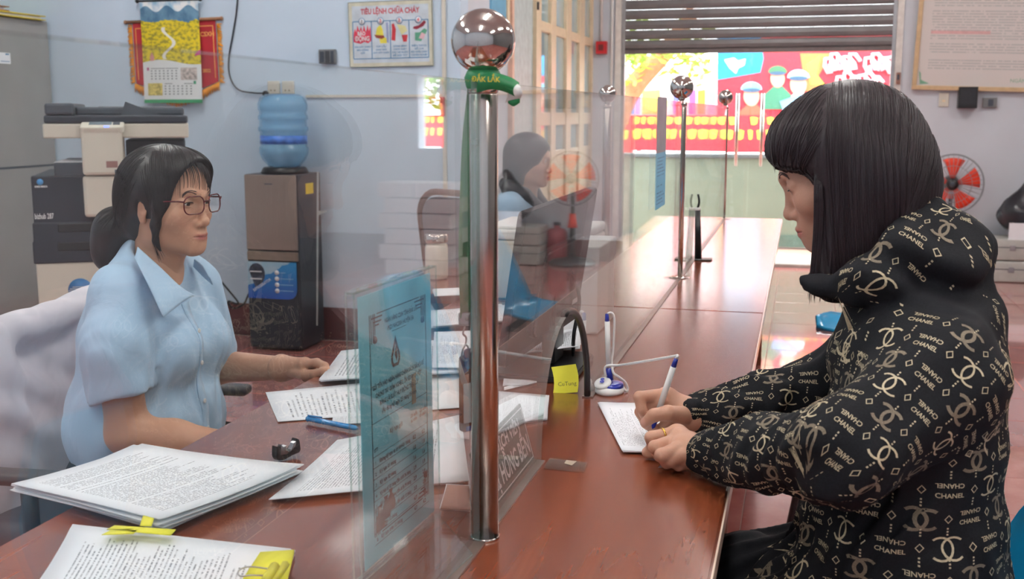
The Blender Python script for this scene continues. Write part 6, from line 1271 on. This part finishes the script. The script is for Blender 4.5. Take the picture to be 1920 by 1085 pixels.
# hair in upright axes: u forward, v towards the camera, w up
ang = 180-6; UM = Matrix.Translation(CH) @ Matrix.Rotation(R(ang), 4, 'Z')
G = Field((-.165, -.125, -.20), (.125, .125, .15), .0027); Rp = rotM('Y', th_)
G.ell(tuple(Rp @ np.array((-.014, 0, .024))), (.110, .0895, .098), .01, '+', Rp); G.ell((-.042, 0, -.02), (.086, .092, .10), .03)
G.cap((-.050, 0, -.02), (-.048, 0, -.16), .082, .074, .03); G.ell((-.03, .045, -.09), (.058, .046, .10), .03); G.ell((-.03, -.045, -.09), (.058, .046, .10), .03)
G.ell((.058, 0, .038), (.042, .060, .045), .02)
G.box((.133, 0, -.115), (.106, .14, .115), .035, .016, '-', rotM('Y', -2)); G.ell((.088, 0, -.065), (.058, .062, .086), .010, '-'); G.box((-.02, 0, -.225), (.2, .2, .055), .004, .004, '-', rotM('Y', -7))
G.disp(lambda X, Y, Z: .0005*np.sin(170*np.arctan2(Y, X+.045))*np.clip((.08-Z)/.1, 0, 1)+.0007*np.sin(70*np.arctan2(Y, X+.045)+20*Z))
gv, gf = G.mesh(1); chair_ = np_obj('hair', xf(UM, gv), gf, M_hair2, cust, label='straight dark shoulder length hair hiding the ear')
rs_ = np.random.RandomState(7); pr = rs_.randn(4000, 3); pr /= np.linalg.norm(pr, axis=1, keepdims=True); pr = pr[pr[:, 2] > .05][:1200]; st = G.snap(np.array((-.02, 0, .03))+pr*np.array((.11, .09, .10)), .0008); par = st[:, 1]
def cdir(P, i): out = np.stack([np.where(P[:, 0] > .02, .7, -.12), np.where(np.abs(P[:, 1]) < .08, np.sign(P[:, 1]+1e-5)*.8, 0), -np.ones(len(P))*np.where(np.abs(P[:, 1]) > .05, 1.2, .7)], 1); return out
fl2 = flow(G, st, cdir, .009, 24, .0008); sv, sf5 = tubes_np(fl2, np.concatenate([[.0002], np.full(22, .0005), [.0001]]), 4); np_obj('hair_strands', xf(UM, sv), sf5, M_hair2, chair_)
lock = []
for k in range(52):   # face framing lock, hair tips and forehead wisps
    if k < 22: a = rs_.uniform(-1, 1); c = [(.026+a*.004, .066, .03), (.022+a*.005, .083, -.02), (.020+a*.006, .081, -.08), (.024+a*.007, .076, -.155-rs_.uniform(0, .03))]
    elif k < 44: a = rs_.uniform(-.075, .025); b = rs_.uniform(.03, .085); c = [(a, b, -.10), (a+.002, b, -.14), (a+.004, b-.004, -.165), (a+.006+rs_.uniform(-.004, .004), b-.008, -.175-rs_.uniform(0, .018))]
    else: a = rs_.uniform(-.04, .05); c = [(.060, a*.8, .085), (.084, a, .060), (.092, a*1.1, .035), (.086+rs_.uniform(-.006, .006), a*1.2+.008, .006-rs_.uniform(0, .018))]
    lock.append([tuple(p) for p in curve_pts(c, 14)])
lv2, lf2 = tubes_np(np.array(lock), np.concatenate([np.full(8, .0026), np.linspace(.0024, .0003, 6)])*.72, 5); np_obj('hair_locks', xf(UM, lv2), lf2, M_hair2, chair_)
# hooded jacket
D_ = Field((-.24, 1.16, .40), (.40, 1.98, 1.24), .0056)
D_.ell((.168, 1.575, .885), (.118, .185, .19), .03); D_.ell((.158, 1.565, .66), (.142, .20, .20), .07); D_.cap((.180, 1.455, .965), (.165, 1.72, .975), .066, .066, .05); D_.cap((.195, 1.58, 1.0), (.160, 1.60, 1.07), .080, .070, .04)
nSh, nEl, nWr = np.array((.182, 1.430, .950)), PY(1592, 846, 1.345), PZ(1318, 853, .793)
D_.cap(nSh, nEl, .072, .062, .04); mid = nEl*.5+nWr*.5; D_.cap(nEl, mid, .062, .050, .03); D_.cap(mid, nWr*.93+mid*.07, .050, .0315, .02)
fSh, fEl, fWr = np.array((.15, 1.755, .965)), PY(1585, 715, 1.80), PZ(1306, 777, .803)
D_.cap(fSh, fEl, .075, .060, .04); mid2 = fEl*.45+fWr*.55; D_.cap(fEl, mid2, .060, .042, .03); D_.cap(mid2, fWr*.95+mid2*.05, .042, .0310, .02)
hood = [(1504, 525, 1.545, .005), (1545, 534, 1.53, .012), (1600, 542, 1.515, .022), (1655, 515, 1.51, .032), (1705, 475, 1.525, .034), (1755, 450, 1.56, .034), (1795, 450, 1.60, .036), (1790, 455, 1.67, .04), (1730, 465, 1.74, .038), (1640, 510, 1.76, .035), (1570, 525, 1.73, .03), (1515, 530, 1.68, .014)]
D_.chain([(PY(a, b, c), d) for a, b, c, d in hood], .018); D_.ell(PY(1775, 490, 1.60), (.055, .105, .045), .03); D_.chain([(PY(1690, 425, 1.555), .014), (PY(1738, 396, 1.59), .016), (PY(1765, 410, 1.66), .016)], .015)
for yk in (1.47, 1.68): D_.cap((.19, yk, .535), (-.07, yk, .545), .098, .088, .05)
D_.cap(PY(1652, 575, 1.60), PY(1640, 650, 1.60), .046, .052, .04); D_.ell((.11, 1.57, .60), (.15, .20, .07), .05)
def crease(X, Y, Z): 
    w = np.clip((.95-Z)/.08, 0, 1)*np.clip((.22-X)/.08, 0, 1); return .0042*np.sin(95*X-60*Z+9*np.sin(25*Y))*w+.004*np.sin(52*Z+30*X+7*np.sin(18*Y))*np.clip((.78-Z)/.1, 0, 1)+.0028*np.sin(60*Z-48*X+20*Y)+.0045*np.sin(95*Z+40*X+6*np.sin(22*Y))*np.clip((Z-1.03)/.03, 0, 1)
D_.disp(crease)
# keep the jacket above the counter and clear of its edge
D_.box((-.50, 1.5, TZ-.0165), (.425, 1.0, .0190), .004, .004, '-')
dv, dfa = D_.mesh(1); M_hood = mat('black_jersey', (22, 23, 28), .8, var=.25, scale=400, bump=.12, spec=.25); hd_ = np_obj('hooded_jacket', dv, dfa, M_hood, cust, label='black hooded jacket with gold printed letters and emblems')
Lg = Field((-.32, 1.32, .0), (.34, 1.84, .66), .009)
for yk in (1.47, 1.68): Lg.cap((.19, yk, .53), (-.18, yk, .535), .092, .070, .04); Lg.cap((-.18, yk, .535), (-.16, yk, .1), .068, .05, .03)
lv3, lf3 = Lg.mesh(1); np_obj('trousers', lv3, lf3, mat('black_trousers', (26, 27, 32)), cust)
for yk in (1.47, 1.68): MB().ball((-.2, yk, .045), .06, 14, (2.0, .8, .72)).build('shoe', M_black, cust)
# printed pattern, wrapped on the cloth
def arcband(cx, cy, rx, ry, a0, a1, w, n=14):
    vs = []; 
    for i in range(n+1): a = R(a0+(a1-a0)*i/n); vs += [(cx+(rx-w/2)*math.cos(a), cy+(ry-w/2)*math.sin(a)), (cx+(rx+w/2)*math.cos(a), cy+(ry+w/2)*math.sin(a))]
    return vs, [(2*i, 2*i+1, 2*i+3, 2*i+2) for i in range(n)]
def merge(L):
    V = []; F = []
    for v, f in L: n = len(V); V += list(v); F += [tuple(i+n for i in q) for q in f]
    return V, F
def emblem_shape(s, w): return merge([arcband(-.0062*s, 0, .0112*s, .0112*s, -130, 130, w), arcband(.0062*s, 0, .0112*s, .0112*s, 50, 310, w)])
EMB = [emblem_shape(1.0, .0022), emblem_shape(1.0, .0036)]
DIA = merge([([(0, .0052), (.0042, 0), (0, -.0052), (-.0042, 0), (0, .0038), (.003, 0), (0, -.0038), (-.003, 0)], [(0, 1, 5, 4), (1, 2, 6, 5), (2, 3, 7, 6), (3, 0, 4, 7)])])
tv, tf = text_vf('CHANEL', .0072, 'CENTER', .0001); tw = max(v.x for v in tv)-min(v.x for v in tv); TXT = ([(v.x*.0265/tw, v.y) for v in tv], tf)
DOT = ([(-.0009, -.0009), (.0009, -.0009), (.0009, .0009), (-.0009, .0009)], [(0, 1, 2, 3)])
bvh = BVHTree.FromPolygons([tuple(v) for v in dv], [tuple(int(i) for i in q) for q in dfa])
PRV = {0: ([], []), 1: ([], [])}
def wrap(A, B, ref, Rm, L0, L1, U0, U1, maxd, rot=0.0, px=.05, py=.033, ph=0.0, sc=1.0):
    A = np.array(A, float); B = np.array(B, float); ax = (B-A); ax /= np.linalg.norm(ax); ref = np.array(ref, float); ref -= ax*(ref@ax); ref /= np.linalg.norm(ref); bi = np.cross(ax, ref); ca, sa = math.cos(rot), math.sin(rot)
    def put(shape, cx, cy, sx, sy, mi):
        vs = []
        for x, y in shape[0]:
            X, Y = cx+x*sx*sc, cy+y*sy*sc; u = ca*X-sa*Y; l = sa*X+ca*Y
            a = u/Rm; d = ref*math.cos(a)+bi*math.sin(a); o = A+ax*l; hit = bvh.ray_cast(Vector(o), Vector(d), maxd)
            if hit[0] is None: return
            vs.append(hit[0]+hit[1]*.0007)
        for a_, b_ in zip(vs[:-1], vs[1:]):
            if (a_-b_).length > .05*sc: return
        if mi == 0 or mi == 1: V, F = PRV[mi]; n = len(V); V += [tuple(v) for v in vs]; F += [tuple(i+n for i in q) for q in shape[1]]
    r0, r1 = int(L0/py)-12, int(L1/py)+12
    for r in range(r0, r1):
        for k in range(int(U0/(px*.5))-12, int(U1/(px*.5))+12):
            X = k*px*.5+ph; Y = r*py; u = ca*X-sa*Y; l = sa*X+ca*Y
            if not (U0 <= u <= U1 and L0 <= l <= L1): continue
            q = (k+r*1) % 4
            if q == 0 or q == 2: put(DIA, X, Y, 1, 1, 0)
            elif q == 1: put(EMB[(r//1) % 2], X, Y, 1, 1, r % 2)
            else: put(TXT, X, Y-.0062, 1, 1, 0); put(TXT, X, Y+.0066, -1, -1, 0)
            if q in (0, 2, 1):
                for j in (-.0125, -.0165, -.0205): put(DOT, X, Y+j, 1, 1, 0)
wrap((.165, 1.57, .45), (.16, 1.585, 1.02), (0, -1, 0), .155, .06, .55, -.36, .30, .215, 0, .057, .037, 0.0, 1.15)
wrap(nSh, nEl, (.25, -1, 0), .075, -.05, .235, -.17, .17, .13, R(8), .058, .038, 0.0, 1.2)
wrap(nEl, nWr, (0, -.6, .8), .060, .0, .315, -.16, .16, .10, R(70), .054, .036, 0.0, 1.1)
wrap(fEl, fWr, (0, -.6, .8), .052, .03, .30, -.14, .14, .085, R(70), .054, .036, 0.0, 1.1)
h0, h1 = PY(1600, 535, 1.515), PY(1760, 430, 1.57); wrap(h0, h1, (0, -.8, .4), .050, -.07, .23, -.17, .17, .11, R(20), .060, .039, 0.0, 1.2)
wrap((.06, 1.57, .93), (.26, 1.57, .93), (0, -.55, .83), .12, .0, .22, -.05, .055, .13, R(10), .05, .033)
wrap((.19, 1.47, .535), (-.07, 1.47, .545), (0, -.5, .86), .10, .0, .34, -.18, .18, .15, R(90), .055, .036, 0.0, 1.15)
M_pr0 = mat('gold_fabric_print', (196, 182, 150), .5, var=.2, scale=300); M_pr1 = mat('dull_gold_fabric_print', (122, 110, 92), .6, var=.4, scale=900)
for k, m_ in ((0, M_pr0), (1, M_pr1)):
    V, F = PRV[k]; MB().add(V, F).build('printed_pattern', m_, hd_, kind='stuff')
# pen in her hand, with its cord to the stand
hp = thing('corded_pen', 'white and blue corded pen in the customer\'s right hand', 'pen', tuple(PZ(1218, 818, TZ+.004)))
pa, pb_ = Vector(PZ(1218, 819, TZ+.006)), None
ptop = Vector(PY(1268, 672, pa.y-.01)); dpn = ptop-pa
part('grip', M_navy, hp, MB().tube([pa, pa+dpn*.05, pa+dpn*.30], [.0009, .0028, .0050], 14)); part('barrel', M_white, hp, MB().tube([pa+dpn*.30, pa+dpn*.90], .0050, 16)); part('cap', M_navy, hp, MB().tube([pa+dpn*.90, ptop], [.0045, .0033], 14))
part('cord', M_white, hp, MB().tube(curve_pts([ptop, ptop+Vector((.002, 0, .005)), tuple(PY(1262, 668, pa.y+.03)), tuple(PY(1215, 676, pa.y+.12)), tuple(PY(1165, 684, ds.location.y-.02)), tuple(PY(1140, 685, ds.location.y-.012)), tuple(PY(1134, 692, ds.location.y-.01)), tuple(PY(1136, 706, ds.location.y-.006))], 50), .0024, 8))
ky = thing('keys', 'small bunch of keys under the customer\'s left hand', 'keys', tuple(PZ(1255, 876, TZ)))
k0, k1 = Vector(PZ(1233, 873, TZ+.006)), Vector(PZ(1262, 870, TZ+.008)); kf = frame(k0, k1-k0, (0, .4, 1)); kl = (k1-k0).length
part('key_blade', M_brush, ky, MB().prism([(0, -.003), (kl, -.004), (kl, .004), (.006, .003)], .002, kf)); part('key_bow', M_gold, ky, MB().prism(rrect(.018, .012, .004, 4, kl+.008, 0), .003, kf)); part('ring', M_brush, ky, MB().tube([tuple(kf @ Vector((kl+.02+.009*math.cos(R(a)), .009*math.sin(R(a)), 0))) for a in range(0, 360, 20)], .0009, 6, None, True)); part('cord', M_black, ky, MB().tube(curve_pts([PZ(1270, 868, TZ+.008), PZ(1282, 874, TZ+.006), PZ(1276, 852, TZ+.03), PZ(1292, 862, TZ+.03)], 16), .0009, 5))
# ---------------------------------------------------------------- the far clerk, seen through two sheets of glass
EC = Vector(PY(992, 300, 4.62)); EM = headM(EC, 4, 3, 0, 1.0)
Fe, ep, el_, eb_ = make_head(.0032, np.array(EM.inverted() @ Vector((EC.x-.02, EC.y, EC.z-.19))), .0034, ears=(0, 0)); eb2 = placed(ep, EM)
Te = Field((EC.x-.30, EC.y-.28, .38), (EC.x+.42, EC.y+.28, .98), .009); ex, ey = EC.x, EC.y
Te.ell((ex-.05, ey, .72), (.09, .14, .2), .02); Te.cap((ex-.05, ey-.19, .86), (ex-.02, ey-.21, .66), .042, .038, .02); Te.cap((ex-.02, ey-.21, .66), (ex+.18, ey-.14, .765), .036, .026, .02); Te.ell((ex+.22, ey-.12, .775), (.05, .035, .018), .015); Te.cap((ex-.05, ey+.19, .86), (ex-.02, ey+.21, .66), .042, .038, .02); Te.cap((ex-.02, ey+.21, .66), (ex+.18, ey+.14, .765), .036, .026, .02)
for yk in (-.09, .09): Te.cap((ex-.05, ey+yk, .54), (ex+.32, ey+yk, .53), .08, .06, .03)
v, f = Te.mesh(1); eb2.append((v, f, SKIN)); V, Fq, C = join(eb2); far = np_obj('person', V, Fq, M_skin, None, C, label='far clerk with dark bobbed hair seated behind the second glass', cat='person')
E2 = Field((-.16, -.12, -.16), (.13, .12, .15), .004); E2.ell((-.010, 0, .026), (.106, .090, .095), .01); E2.ell((-.045, 0, -.05), (.068, .084, .085), .03); E2.ell((.112, 0, -.045), (.080, .09, .10), .01, '-'); E2.box((0, 0, -.19), (.3, .3, .06), .01, .01, '-'); v, f = E2.mesh(1); np_obj('hair', xf(EM, v), f, M_hair, far)
S2_ = Field((ex-.32, ey-.34, .50), (ex+.2, ey+.34, 1.02), .008); S2_.ell((ex-.06, ey, .80), (.125, .165, .17), .03); S2_.ell((ex-.07, ey, .62), (.15, .18, .15), .05); S2_.cap((ex-.05, ey-.15, .90), (ex-.05, ey+.15, .90), .06, .06, .05); S2_.cap((ex-.05, ey-.17, .88), (ex-.025, ey-.205, .73), .065, .062, .03); S2_.cap((ex-.05, ey+.17, .88), (ex-.025, ey+.205, .73), .065, .062, .03); v, f = S2_.mesh(1); np_obj('shirt', v, f, M_shirt, far)
S3_ = Field((ex-.2, ey-.16, .84), (ex+.14, ey+.16, 1.03), .006); S3_.chain([((ex+.06, ey-.05, .90), .018), ((ex+.0, ey-.085, .945), .030), ((ex-.07, ey-.075, .975), .032), ((ex-.10, ey, .985), .03), ((ex-.07, ey+.075, .975), .032), ((ex+.0, ey+.085, .945), .03), ((ex+.06, ey+.05, .90), .018)], .02); v, f = S3_.mesh(1); np_obj('scarf', v, f, M_black2, far)
P3_ = Field((ex-.30, ey-.26, 0), (ex+.50, ey+.26, .64), .011); P3_.ell((ex-.08, ey, .56), (.14, .18, .085), .02)
for yk in (-.09, .09): P3_.cap((ex-.06, ey+yk, .55), (ex+.34, ey+yk, .55), .085, .066, .04); P3_.cap((ex+.34, ey+yk, .55), (ex+.36, ey+yk, .06), .064, .05, .03)
v, f = P3_.mesh(1); np_obj('trousers', v, f, mat('black_trousers', (26, 27, 32)), far)
